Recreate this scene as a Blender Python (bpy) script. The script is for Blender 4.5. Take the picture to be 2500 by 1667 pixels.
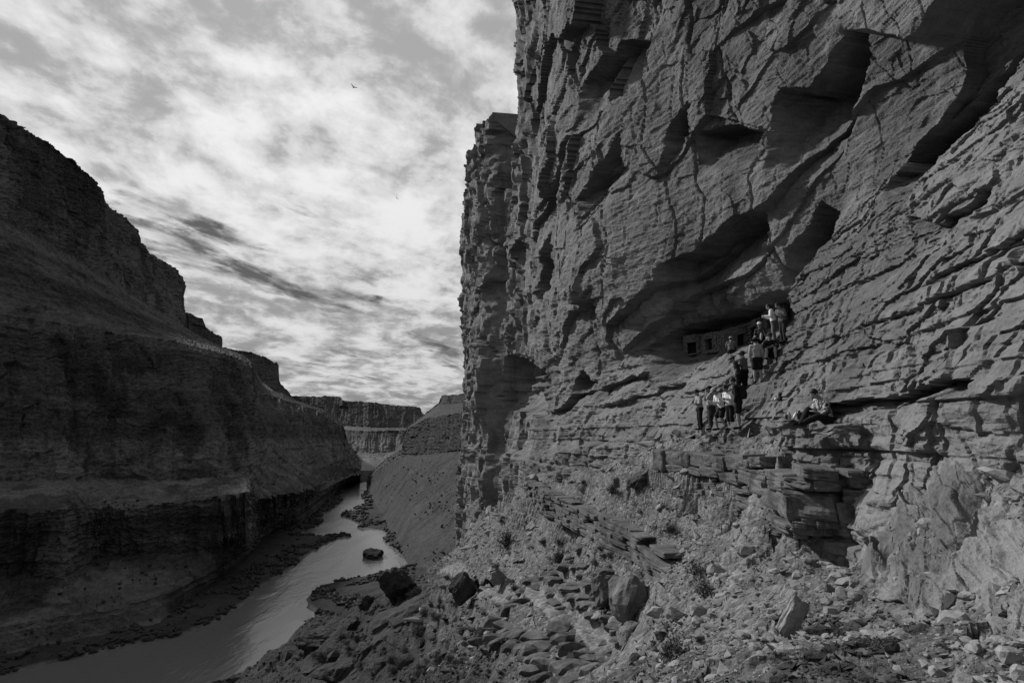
import bpy, bmesh, math, random
import numpy as np
from mathutils import Vector, Matrix

# ------------------------------------------------------------------ scene, camera, sky, sun
scene = bpy.context.scene
COL = scene.collection
for o in list(bpy.data.objects):
    bpy.data.objects.remove(o)

F_PX = 1389.0                       # focal length in pixels of the 2500 px wide photograph (20 mm)
HORIZON = 1065.0
PITCH = math.atan((HORIZON - 833.5) / F_PX)
CP, SP = math.cos(PITCH), math.sin(PITCH)

cam_data = bpy.data.cameras.new('camera')
cam_data.sensor_width = 36.0
cam_data.lens = F_PX * 36.0 / 2500.0
cam_data.clip_start = 0.1
cam_data.clip_end = 60000.0
cam = bpy.data.objects.new('camera', cam_data)
cam.location = (0, 0, 0)
cam.rotation_euler = (math.radians(90) + PITCH, 0, 0)
COL.objects.link(cam)
scene.camera = cam

SUN_AZ = math.radians(-52.0)        # measured from +Y (view direction), negative = left
SUN_EL = math.radians(37.5)
SUN_DIR = Vector((math.sin(SUN_AZ) * math.cos(SUN_EL), math.cos(SUN_AZ) * math.cos(SUN_EL), math.sin(SUN_EL)))
sun_data = bpy.data.lights.new('sun', 'SUN')
sun_data.energy = 4.2
sun_data.angle = math.radians(3.5)
sun_data.color = (1.0, 1.0, 1.0)    # black-and-white photograph: neutral light
sun = bpy.data.objects.new('sun', sun_data)
sun.rotation_euler = (-SUN_DIR).to_track_quat('-Z', 'Y').to_euler()
sun.location = (-60, 30, 90)
COL.objects.link(sun)

scene.view_settings.view_transform = 'Standard'
scene.view_settings.look = 'None'
scene.view_settings.exposure = 0.0
scene.view_settings.gamma = 1.0
scene.view_settings.use_curve_mapping = False
scene.render.engine = 'CYCLES'
scene.cycles.max_bounces = 6
scene.cycles.diffuse_bounces = 3
scene.cycles.glossy_bounces = 3
scene.cycles.use_denoising = True


class NT:
    """tiny node-tree builder"""
    def __init__(self, tree):
        self.t = tree
        self.t.nodes.clear()

    def n(self, typ, ins=None, **attrs):
        nd = self.t.nodes.new(typ)
        for k, v in attrs.items():
            setattr(nd, k, v)
        if ins:
            for k, v in ins.items():
                self.set(nd, k, v)
        return nd

    def set(self, nd, k, v):
        sock = nd.inputs[k]
        if hasattr(v, 'is_linked') or isinstance(v, bpy.types.NodeSocket):
            self.t.links.new(v, sock)
        else:
            sock.default_value = v

    def math(self, op, a, b=0.0, c=None, clamp=False):
        nd = self.t.nodes.new('ShaderNodeMath')
        nd.operation = op
        nd.use_clamp = clamp
        self.set(nd, 0, a)
        self.set(nd, 1, b)
        if c is not None:
            self.set(nd, 2, c)
        return nd.outputs[0]

    def ramp(self, fac, pts, interp='LINEAR'):
        nd = self.t.nodes.new('ShaderNodeValToRGB')
        cr = nd.color_ramp
        cr.interpolation = interp
        while len(cr.elements) < len(pts):
            cr.elements.new(0.5)
        for e, (p, v) in zip(cr.elements, pts):
            e.position = p
            e.color = (v, v, v, 1)
        self.set(nd, 0, fac)
        return nd.outputs[0]

    def maprange(self, v, a, b, c=0.0, d=1.0, smooth=False):
        nd = self.t.nodes.new('ShaderNodeMapRange')
        nd.interpolation_type = 'SMOOTHSTEP' if smooth else 'LINEAR'
        nd.clamp = True
        self.set(nd, 0, v)
        for i, x in enumerate((a, b, c, d)):
            nd.inputs[1 + i].default_value = x
        return nd.outputs[0]

    def mix(self, f, a, b):
        nd = self.t.nodes.new('ShaderNodeMix')
        nd.data_type = 'FLOAT'
        self.set(nd, 0, f)
        self.set(nd, 2, a)
        self.set(nd, 3, b)
        return nd.outputs[0]

    def noise(self, vec, scale, detail=4.0, rough=0.55, dist=0.0, lac=2.0):
        nd = self.n('ShaderNodeTexNoise', {'Scale': scale, 'Detail': detail, 'Roughness': rough, 'Distortion': dist, 'Lacunarity': lac})
        self.set(nd, 'Vector', vec)
        return nd.outputs[0]

    def vmul(self, vec, s):
        nd = self.t.nodes.new('ShaderNodeVectorMath')
        nd.operation = 'MULTIPLY'
        self.set(nd, 0, vec)
        nd.inputs[1].default_value = s
        return nd.outputs[0]

    def vadd(self, vec, s):
        nd = self.t.nodes.new('ShaderNodeVectorMath')
        nd.operation = 'ADD'
        self.set(nd, 0, vec)
        if isinstance(s, tuple):
            nd.inputs[1].default_value = s
        else:
            self.set(nd, 1, s)
        return nd.outputs[0]


def build_world():
    w = bpy.data.worlds.new('World')
    scene.world = w
    w.use_nodes = True
    t = NT(w.node_tree)
    sky = t.n('ShaderNodeTexSky', sky_type='NISHITA')
    sky.sun_disc = False
    sky.sun_elevation = SUN_EL
    sky.sun_rotation = SUN_AZ
    sky.altitude = 1000.0
    sep_sky = t.n('ShaderNodeSeparateColor', {0: sky.outputs[0]})
    blue = t.math('MULTIPLY', sep_sky.outputs[0], 0.30)     # red filter: the clear sky photographs dark
    tc = t.n('ShaderNodeTexCoord')
    d = tc.outputs['Generated']
    sp = t.n('ShaderNodeSeparateXYZ', {0: d})
    zc = t.math('ADD', t.math('MAXIMUM', sp.outputs[2], 0.0), 0.16)
    ux = t.math('DIVIDE', sp.outputs[0], zc)
    uy = t.math('DIVIDE', sp.outputs[1], zc)
    uv = t.n('ShaderNodeCombineXYZ', {0: ux, 1: uy, 2: 0.0}).outputs[0]
    # wind-stretched plane of broken cloud
    rot = t.n('ShaderNodeMapping', {'Vector': uv, 'Rotation': (0, 0, math.radians(-28)), 'Scale': (1.0, 0.85, 1.0)})
    rv = rot.outputs[0]
    warp = t.n('ShaderNodeTexNoise', {'Vector': rv, 'Scale': 1.3, 'Detail': 3.0})
    wv = t.vadd(rv, t.vmul(t.vadd(warp.outputs[1], (-0.5, -0.5, -0.5)), (0.22, 0.22, 0.22)))
    big = t.noise(t.vadd(wv, (3.1, 7.7, 0)), 1.25, 2.0, 0.5)
    mid = t.noise(t.vadd(wv, (1.7, 2.2, 0)), 5.6, 5.0, 0.58, 0.0)
    fine = t.noise(t.vadd(wv, (5.7, 4.2, 0)), 9.0, 9.0, 0.64, 0.0)
    dens = t.math('ADD', t.math('ADD', t.math('MULTIPLY', big, 0.30), t.math('MULTIPLY', mid, 0.42)), t.math('MULTIPLY', fine, 0.28))
    # thinner streaks of cloud low over the far canyon
    el = t.math('MULTIPLY', sp.outputs[2], 1.0)
    bandv = t.noise(t.vadd(rv, (9.2, 1.2, 0)), 1.05, 5.0, 0.6, 0.1)
    cover = t.math('SUBTRACT', t.math('ADD', t.math('MULTIPLY', fine, 0.55), t.math('MULTIPLY', bandv, 0.75)), 0.0)
    low = t.maprange(el, 0.10, 0.50, 0.0, 0.14, True)
    # a long ragged rift in the cloud sheet low over the left rim
    def turned(vec, ang, sc):
        r0 = t.n('ShaderNodeMapping', {'Vector': vec, 'Rotation': (0, 0, math.radians(ang))}).outputs[0]
        return t.vmul(r0, sc)
    gap = t.n('ShaderNodeVectorMath', operation='LENGTH')
    t.set(gap, 0, turned(t.vadd(uv, (1.02, -1.9, 0.0)), -56, (0.75, 2.2, 1.0)))
    sn = t.noise(t.vadd(turned(uv, -56, (0.9, 2.1, 1.0)), (2.3, 8.1, 0)), 2.3, 9.0, 0.60, 0.15)
    gapm = t.math('MULTIPLY', t.maprange(gap.outputs['Value'], 0.1, 1.3, 1.0, 0.0, True), -0.155)
    cover2 = t.math('ADD', t.math('MULTIPLY', cover, 0.45), t.math('MULTIPLY', sn, 0.72))
    alpha = t.maprange(t.math('ADD', t.math('ADD', cover2, low), gapm), 0.47, 0.60, 0.0, 1.0, True)
    # light carried through the cloud: brighter round the hidden sun, darker where the cloud is thick
    sd = t.n('ShaderNodeVectorMath', operation='DOT_PRODUCT')
    t.set(sd, 0, d)
    sd.inputs[1].default_value = (math.sin(math.radians(-30)) * math.cos(math.radians(40)), math.cos(math.radians(-30)) * math.cos(math.radians(40)), math.sin(math.radians(40)))
    glow = t.math('POWER', t.maprange(sd.outputs[1], -0.3, 1.0), 2.2)
    thick = t.maprange(dens, 0.40, 0.585, 0.0, 1.0, True)
    body = t.mix(thick, 0.90, 0.34)
    cloud = t.math('MULTIPLY', body, t.mix(glow, 0.44, 1.24))
    haze_low = t.maprange(el, 0.0, 0.42, 0.0, 1.0, True)
    cloud = t.mix(haze_low, t.math('MULTIPLY', cloud, 0.82), cloud)
    cloud = t.math('SUBTRACT', cloud, t.math('MULTIPLY', t.math('MAXIMUM', t.math('SUBTRACT', cloud, 0.62), 0.0), 0.45))
    col = t.mix(alpha, blue, t.math('MULTIPLY', cloud, 10.0))
    rgb = t.n('ShaderNodeCombineColor', {0: col, 1: col, 2: col})
    bg = t.n('ShaderNodeBackground', {'Color': rgb.outputs[0], 'Strength': 0.1})
    out = t.n('ShaderNodeOutputWorld')
    t.t.links.new(bg.outputs[0], out.inputs[0])
    w.cycles.sampling_method = 'MANUAL'
    w.cycles.sample_map_resolution = 512


build_world()


# ------------------------------------------------------------------ projection helpers (photo pixel -> place)
def ray(px, py):
    X = (np.asarray(px, float) - 1250.0) / F_PX
    V = (833.5 - np.asarray(py, float)) / F_PX
    return X, CP - V * SP, SP + V * CP


def at(px, py, Y):
    a, b, c = ray(px, py)
    k = Y / b
    return np.array([a * k, np.asarray(Y, float) + 0 * a, c * k])


def proj(x, y, z):
    fw = np.maximum(y * CP + z * SP, 0.05)
    up = -y * SP + z * CP
    return 1250.0 + F_PX * x / fw, 833.5 - F_PX * up / fw


# ------------------------------------------------------------------ numpy noise
_r = np.random.RandomState(11)
PERM = np.concatenate([_r.permutation(256)] * 2).astype(np.int32)
_ang = _r.rand(256) * 2 * np.pi
GX2, GY2 = np.cos(_ang).astype(np.float32), np.sin(_ang).astype(np.float32)


def perlin(x, y, seed=0):
    x = np.asarray(x, np.float32) + np.float32(seed * 17.31)
    y = np.asarray(y, np.float32) + np.float32(seed * 9.73)
    xi = np.floor(x).astype(np.int32)
    yi = np.floor(y).astype(np.int32)
    xf = x - xi
    yf = y - yi
    u = xf * xf * xf * (xf * (xf * 6 - 15) + 10)
    v = yf * yf * yf * (yf * (yf * 6 - 15) + 10)
    X0 = xi & 255
    X1 = (xi + 1) & 255
    Y0 = yi & 255
    Y1 = (yi + 1) & 255
    p0, p1 = PERM[X0], PERM[X1]
    h00, h01, h10, h11 = PERM[p0 + Y0], PERM[p0 + Y1], PERM[p1 + Y0], PERM[p1 + Y1]
    a = GX2[h00] * xf + GY2[h00] * yf
    b = GX2[h10] * (xf - 1) + GY2[h10] * yf
    c = GX2[h01] * xf + GY2[h01] * (yf - 1)
    e = GX2[h11] * (xf - 1) + GY2[h11] * (yf - 1)
    t0 = a + u * (b - a)
    t1 = c + u * (e - c)
    return (t0 + v * (t1 - t0)) * 1.5


def fbm(x, y, octs=4, gain=0.5, seed=0, ridged=False):
    r = 0
    amp, f = 1.0, 1.0
    for i in range(octs):
        n = perlin(x * f, y * f, seed + i)
        if ridged:
            n = 1.0 - 2.0 * np.abs(n)
        r = r + amp * n
        amp *= gain
        f *= 2.03
    return r


def hsh(a, b, k):
    a = np.asarray(a).astype(np.int64)
    b = np.asarray(b).astype(np.int64)
    h = (a * 374761393 + b * 668265263 + k * 2147483647) & 0xFFFFFFFF
    h = ((h ^ (h >> 13)) * 1274126177) & 0xFFFFFFFF
    h = h ^ (h >> 16)
    return (h & 0xFFFF).astype(np.float32) / 65535.0


def facets(x, y, seed, tilt=1.0):
    """planar broken facets on jittered cells; also returns the distance to the cell edge"""
    xi = np.floor(x)
    yi = np.floor(y)
    best = np.full(np.shape(x), 9.0, np.float32)
    sec = np.full(np.shape(x), 9.0, np.float32)
    val = np.zeros(np.shape(x), np.float32)
    for i in (-1, 0, 1):
        for j in (-1, 0, 1):
            cx, cy = xi + i, yi + j
            dx = x - (cx + hsh(cx, cy, seed))
            dy = y - (cy + hsh(cx, cy, seed + 1))
            d = dx * dx + dy * dy
            v = (hsh(cx, cy, seed + 2) * 2 - 1) + tilt * ((hsh(cx, cy, seed + 3) * 2 - 1) * dx + (hsh(cx, cy, seed + 4) * 2 - 1) * dy)
            m = d < best
            sec = np.where(m, best, np.minimum(sec, d))
            best = np.where(m, d, best)
            val = np.where(m, v, val)
    return val, np.sqrt(sec) - np.sqrt(best)


def beds(s, z, h, L, seed):
    """horizontally bedded, vertically jointed blocks: (offset per block, distance to a joint in metres)"""
    zz = z / h
    zz = zz + 0.35 * np.sin(zz * 1.7 + seed) + 0.2 * np.sin(zz * 0.61 + 2 * seed)
    k = np.floor(zz)
    ss = s / L * (0.5 + 1.1 * hsh(k, 0, seed)) + 11.0 * hsh(k, 1, seed)
    ss = ss + 0.3 * np.sin(ss * 2.3 + k)
    c = np.floor(ss)
    fz = np.minimum(zz - k, 1 - (zz - k)) * h
    fs = np.minimum(ss - c, 1 - (ss - c)) * L
    v = 0.55 * (hsh(k, 7, seed + 3) * 2 - 1) + 0.45 * (hsh(k, c, seed + 5) * 2 - 1)
    return v, np.minimum(fz, fs), fz


def sstep(a, b, x):
    t = np.clip((x - a) / (b - a), 0, 1)
    return t * t * (3 - 2 * t)


# ------------------------------------------------------------------ mesh helpers
def grid_mesh(name, P, mat, smooth=False, flip=False):
    """P: (rows, cols, 3) array -> one quad-grid mesh object"""
    R, C = P.shape[:2]
    me = bpy.data.meshes.new(name)
    me.vertices.add(R * C)
    me.vertices.foreach_set('co', P.reshape(-1).astype(np.float32))
    idx = np.arange(R * C, dtype=np.int32).reshape(R, C)
    q = np.stack([idx[:-1, :-1], idx[:-1, 1:], idx[1:, 1:], idx[1:, :-1]], -1).reshape(-1, 4)
    if flip:
        q = q[:, ::-1]
    n = len(q)
    me.loops.add(n * 4)
    me.loops.foreach_set('vertex_index', np.ascontiguousarray(q).reshape(-1))
    me.polygons.add(n)
    me.polygons.foreach_set('loop_start', np.arange(0, n * 4, 4, dtype=np.int32))
    me.polygons.foreach_set('loop_total', np.full(n, 4, np.int32))
    me.polygons.foreach_set('use_smooth', np.full(n, smooth, bool))
    me.update(calc_edges=True)
    if mat:
        me.materials.append(mat)
    o = bpy.data.objects.new(name, me)
    COL.objects.link(o)
    return o


def tri_mesh(name, V, T, mat=None, smooth=False, link=True, parent=None):
    me = bpy.data.meshes.new(name)
    V = np.asarray(V, np.float32)
    T = np.asarray(T, np.int32)
    k = T.shape[1]
    n = len(T)
    me.vertices.add(len(V))
    me.vertices.foreach_set('co', V.reshape(-1))
    me.loops.add(n * k)
    me.loops.foreach_set('vertex_index', np.ascontiguousarray(T).reshape(-1))
    me.polygons.add(n)
    me.polygons.foreach_set('loop_start', np.arange(0, n * k, k, dtype=np.int32))
    me.polygons.foreach_set('loop_total', np.full(n, k, np.int32))
    me.polygons.foreach_set('use_smooth', np.full(n, smooth, bool))
    me.update(calc_edges=True)
    me.validate()
    if mat:
        me.materials.append(mat)
    if not link:
        return me
    o = bpy.data.objects.new(name, me)
    COL.objects.link(o)
    if parent:
        o.parent = parent
    return o


def obj(name, me, parent=None, loc=None, rot=None, scl=None):
    o = bpy.data.objects.new(name, me)
    COL.objects.link(o)
    if parent:
        o.parent = parent
    if loc is not None:
        o.location = loc
    if rot is not None:
        o.rotation_euler = rot
    if scl is not None:
        o.scale = scl
    return o


def tag(o, label=None, cat=None, group=None, kind=None):
    if label:
        o['label'] = label
    if cat:
        o['category'] = cat
    if group:
        o['group'] = group
    if kind:
        o['kind'] = kind
    return o


def grid_normals(P):
    du = np.gradient(P, axis=1)
    dv = np.gradient(P, axis=0)
    n = np.cross(du, dv)
    return n / np.maximum(np.linalg.norm(n, axis=-1, keepdims=True), 1e-9)


# ------------------------------------------------------------------ materials (all neutral grey: a black-and-white picture)
def simple_mat(name, v, rough=0.85, var=0.0, scale=20.0, spec=0.2, bump=0.0):
    m = bpy.data.materials.new(name)
    m.use_nodes = True
    t = NT(m.node_tree)
    geo = t.n('ShaderNodeTexCoord')
    b = t.n('ShaderNodeBsdfPrincipled', {'Roughness': rough, 'Specular IOR Level': spec})
    nz = t.noise(geo.outputs['Object'], scale, 4.0, 0.6)
    c = t.maprange(nz, 0.25, 0.75, v * (1 - var), v * (1 + var))
    rgb = t.n('ShaderNodeCombineColor', {0: c, 1: c, 2: c})
    t.set(b, 'Base Color', rgb.outputs[0])
    if bump:
        bp = t.n('ShaderNodeBump', {'Strength': 0.6, 'Distance': bump, 'Height': nz})
        t.set(b, 'Normal', bp.outputs[0])
    out = t.n('ShaderNodeOutputMaterial')
    t.t.links.new(b.outputs[0], out.inputs[0])
    return m


def rock_mat(name, v, var=0.35, size=1.0, streak=(1.0, 1.0, 3.0), bump=0.05, stain=0.0, stain_size=8.0, rough=0.92, world=True, bands=0.0, dark_w=None, cobble=0.0, bar=None, island=0.0):
    """weathered rock: mottled value, flat-bedded grain, dark weather stains, fine relief. size in metres"""
    m = bpy.data.materials.new(name)
    m.use_nodes = True
    t = NT(m.node_tree)
    if world:
        pos = t.n('ShaderNodeNewGeometry').outputs['Position']
    else:
        pos = t.n('ShaderNodeTexCoord').outputs['Object']
    sv = t.vmul(pos, streak)
    n1 = t.noise(sv, 0.22 / size, 5.0, 0.6, 0.3)
    n2 = t.noise(sv, 1.6 / size, 6.0, 0.65, 0.2)
    n3 = t.noise(pos, 9.0 / size, 4.0, 0.6)
    a = t.math('ADD', t.math('MULTIPLY', n1, 0.40), t.math('ADD', t.math('MULTIPLY', n2, 0.38), t.math('MULTIPLY', n3, 0.22)))
    c = t.maprange(a, 0.36, 0.64, v * (1 - var), v * (1 + var))
    if cobble:
        wp = t.vadd(pos, t.vmul(t.n('ShaderNodeTexNoise', {'Vector': pos, 'Scale': 5.0, 'Detail': 2.0}).outputs[1], (0.12, 0.12, 0.12)))
        cob_h = 0.0
        for sc, am in ((3.2, 1.6), (8.0, 0.9)):
            vo = t.n('ShaderNodeTexVoronoi', {'Vector': t.vmul(wp, (1.0, 1.0, 1.6)), 'Scale': sc}, feature='F1')
            vc = t.n('ShaderNodeSeparateColor', {0: vo.outputs['Color']})
            c = t.math('MULTIPLY', c, t.maprange(vc.outputs[0], 0.0, 1.0, 0.72, 1.28))
            cob_h = t.math('ADD', cob_h, t.math('MULTIPLY', t.math('ADD', t.math('SUBTRACT', 1.0, vo.outputs['Distance']), t.math('MULTIPLY', vc.outputs[1], 0.7)), am * cobble))
    if island:
        gi = t.n('ShaderNodeNewGeometry').outputs['Random Per Island']
        c = t.math('MULTIPLY', c, t.maprange(gi, 0.0, 1.0, 1 - island, 1 + island))
    if bar:
        # pale gravel bars just above the water line
        spz = t.n('ShaderNodeSeparateXYZ', {0: pos})
        wob = t.math('MULTIPLY', t.math('SUBTRACT', t.noise(pos, 0.03, 3.0, 0.6), 0.5), 2.4)
        c = t.math('MULTIPLY', c, t.maprange(t.math('ADD', spz.outputs[2], wob), bar[0], bar[1], bar[2], 1.0, True))
    if bands:
        sp = t.n('ShaderNodeSeparateXYZ', {0: pos})
        bn = t.noise(t.n('ShaderNodeCombineXYZ', {0: t.math('MULTIPLY', sp.outputs[0], 0.004), 1: t.math('MULTIPLY', sp.outputs[1], 0.004), 2: sp.outputs[2]}).outputs[0], 0.08 / size, 5.0, 0.7)
        c = t.math('MULTIPLY', c, t.maprange(bn, 0.35, 0.65, 1 - bands, 1 + bands))
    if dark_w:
        # darker over the lower slope, full value near the wall
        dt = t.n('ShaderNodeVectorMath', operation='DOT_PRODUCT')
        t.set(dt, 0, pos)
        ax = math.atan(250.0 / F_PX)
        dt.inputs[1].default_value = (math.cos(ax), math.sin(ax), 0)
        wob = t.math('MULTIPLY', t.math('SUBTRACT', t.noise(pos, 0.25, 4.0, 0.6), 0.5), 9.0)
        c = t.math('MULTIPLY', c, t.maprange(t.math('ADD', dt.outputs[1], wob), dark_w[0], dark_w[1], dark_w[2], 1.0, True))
    if stain:
        stv = t.vmul(pos, (1.0, 1.0, 0.28))
        s1 = t.noise(stv, 1.0 / stain_size, 5.0, 0.62, 0.8)
        sm = t.maprange(s1, 0.47, 0.60, 1.0, 1.0 - stain, True)
        c = t.math('MULTIPLY', c, sm)
    rgb = t.n('ShaderNodeCombineColor', {0: c, 1: c, 2: c})
    b = t.n('ShaderNodeBsdfPrincipled', {'Roughness': rough, 'Specular IOR Level': 0.15, 'Base Color': rgb.outputs[0]})
    hgt = t.math('ADD', t.math('MULTIPLY', n2, 1.0), t.math('MULTIPLY', n3, 0.45))
    if cobble:
        hgt = t.math('ADD', hgt, cob_h)
    bp = t.n('ShaderNodeBump', {'Strength': 0.9, 'Distance': bump, 'Height': hgt})
    t.set(b, 'Normal', bp.outputs[0])
    out = t.n('ShaderNodeOutputMaterial')
    t.t.links.new(b.outputs[0], out.inputs[0])
    return m

# ------------------------------------------------------------------ the near cliff (right)
QUAL = 1.0
AX = math.atan(250.0 / F_PX)                       # the canyon runs 10 degrees left of the view
UX, UY = -math.sin(AX), math.cos(AX)               # along the canyon
NX, NY = math.cos(AX), math.sin(AX)                # into the right wall


def sw_to_xy(s, w):
    return s * UX + w * NX, s * UY + w * NY


def xy_to_sw(x, y):
    return x * UX + y * UY, x * NX + y * NY


MAT_CLIFF = rock_mat('cliff_rock', 0.15, 0.42, 1.0, (1.0, 1.0, 2.6), 0.10, stain=0.35, stain_size=7.0)
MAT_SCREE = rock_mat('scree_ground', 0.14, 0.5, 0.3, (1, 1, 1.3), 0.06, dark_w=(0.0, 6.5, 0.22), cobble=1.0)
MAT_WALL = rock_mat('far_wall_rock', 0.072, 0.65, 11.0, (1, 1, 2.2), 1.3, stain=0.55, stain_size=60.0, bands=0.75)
MAT_TALUS = rock_mat('talus_ground', 0.026, 0.6, 9.0, (1, 1, 1.2), 1.0, bar=(-149.4, -148.2, 3.2))
MAT_RTALUS = rock_mat('right_talus_rock', 0.042, 0.7, 7.0, (1, 1, 1.0), 1.2)
MAT_UPPER = rock_mat('upper_cliff_rock', 0.11, 0.45, 30.0, (1, 1, 2.6), 2.0, stain=0.5, stain_size=90.0, bands=0.5)
MAT_FAR = rock_mat('far_mesa_rock', 0.10, 0.4, 60.0, (1, 1, 2.6), 3.0, stain=0.4, stain_size=180.0, bands=0.4)

# plan of the wall foot: distance s along the canyon -> distance w into the wall
PLAN_S = [-40, -14, 5, 12, 20, 27, 31, 38, 48, 60, 72, 76, 80, 90, 100, 108, 111, 116, 128, 141, 145, 148, 150, 151]
PLAN_W = [20, 18.5, 18, 18, 18.3, 18.5, 18.0, 15.6, 13.9, 13.2, 13.0, 13.4, 17.2, 20.0, 19.8, 18.0, 15.0, 13.4, 13.0, 12.8, 14.0, 19, 30, 70]

ROOFS = [  # overhanging lips: (points along the lip in the photo, recess depth m, height below lip px, power)
    ([(1606, 655), (1700, 612), (1762, 560), (1832, 515), (1850, 520)], 2.2, 150, 1.1),
    ([(1570, 850), (1600, 830), (1640, 808), (1700, 775), (1790, 742), (1880, 705), (1930, 690)], 2.5, 115, 0.4),
    ([(1236, 868), (1290, 872), (1330, 905)], 6.0, 135, 0.5),
    ([(1870, 230), (1900, 215), (1960, 205), (2010, 150), (2050, 80), (2085, -10), (2100, -40)], 3.2, 240, 1.1),
    ([(1690, 325), (1720, 312), (1780, 300), (1835, 318), (1855, 305)], 2.4, 120, 1.2),
    ([(1885, 600), (1930, 570), (1975, 480), (2025, 515)], 2.6, 130, 1.1),
    ([(1410, 200), (1450, 165), (1480, 92), (1548, 88)], 2.4, 150, 1.2),
    ([(1425, 485), (1470, 400), (1520, 312)], 1.6, 120, 1.3),
    ([(1620, 350), (1640, 300), (1678, 240)], 1.8, 120, 1.3),
    ([(2150, 470), (2215, 392), (2240, 330), (2330, 230), (2420, 120), (2520, 0), (2600, -90)], 1.8, 120, 0.9),
    ([(2225, 535), (2290, 540), (2350, 505), (2425, 448)], 0.5, 50, 0.8),
    ([(2015, 1000), (2060, 985), (2150, 972), (2260, 940), (2395, 922)], 0.7, 38, 0.8),
    ([(1300, 700), (1320, 610), (1348, 555)], 3.0, 160, 1.1),
    ([(1340, 1010), (1400, 965), (1440, 950)], 1.2, 30, 0.8),
    ([(1425, 968), (1500, 935), (1580, 905)], 0.9, 40, 0.8),
    ([(1396, 925), (1430, 905), (1460, 930)], 1.8, 60, 0.7),
    ([(1455, 1000), (1560, 962), (1680, 930)], 0.5, 26, 0.8),
    ([(1185, 320), (1215, 300), (1242, 330)], 3.0, 120, 0.9),
    ([(1190, 640), (1215, 610), (1238, 640)], 2.5, 120, 0.9),
    ([(2240, 700), (2330, 655), (2440, 600), (2520, 560)], 0.3, 30, 0.8),
]
CREASE = ([1200, 1400, 1600, 1740, 1850, 1930, 2040, 2215, 2520, 2900, 3600], [1040, 935, 848, 836, 800, 738, 575, 395, 120, -200, -600])


def flakes(x, y, seed, sx, lo, hi):
    """broken slabs that lean out at their lower edge: sharp shadowed undersides. returns (offset, edge distance)"""
    xi = np.floor(x)
    yi = np.floor(y)
    best = np.full(np.shape(x), 9.0, np.float32)
    sec = np.full(np.shape(x), 9.0, np.float32)
    val = np.zeros(np.shape(x), np.float32)
    for i in (-1, 0, 1):
        for j in (-1, 0, 1):
            cx, cy = xi + i, yi + j
            dx = x - (cx + 0.1 + 0.8 * hsh(cx, cy, seed))
            dy = y - (cy + 0.1 + 0.8 * hsh(cx, cy, seed + 1))
            d = np.abs(dx + 0.35 * dy) ** 1.4 + np.abs(dy - 0.25 * dx) ** 1.4
            v = 0.8 * (hsh(cx, cy, seed + 2) * 2 - 1) + sx * (hsh(cx, cy, seed + 3) * 2 - 1) * dx + (lo + (hi - lo) * hsh(cx, cy, seed + 4)) * dy
            m = d < best
            sec = np.where(m, best, np.minimum(sec, d))
            best = np.where(m, d, best)
            val = np.where(m, v, val)
    return val, sec - best


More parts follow.
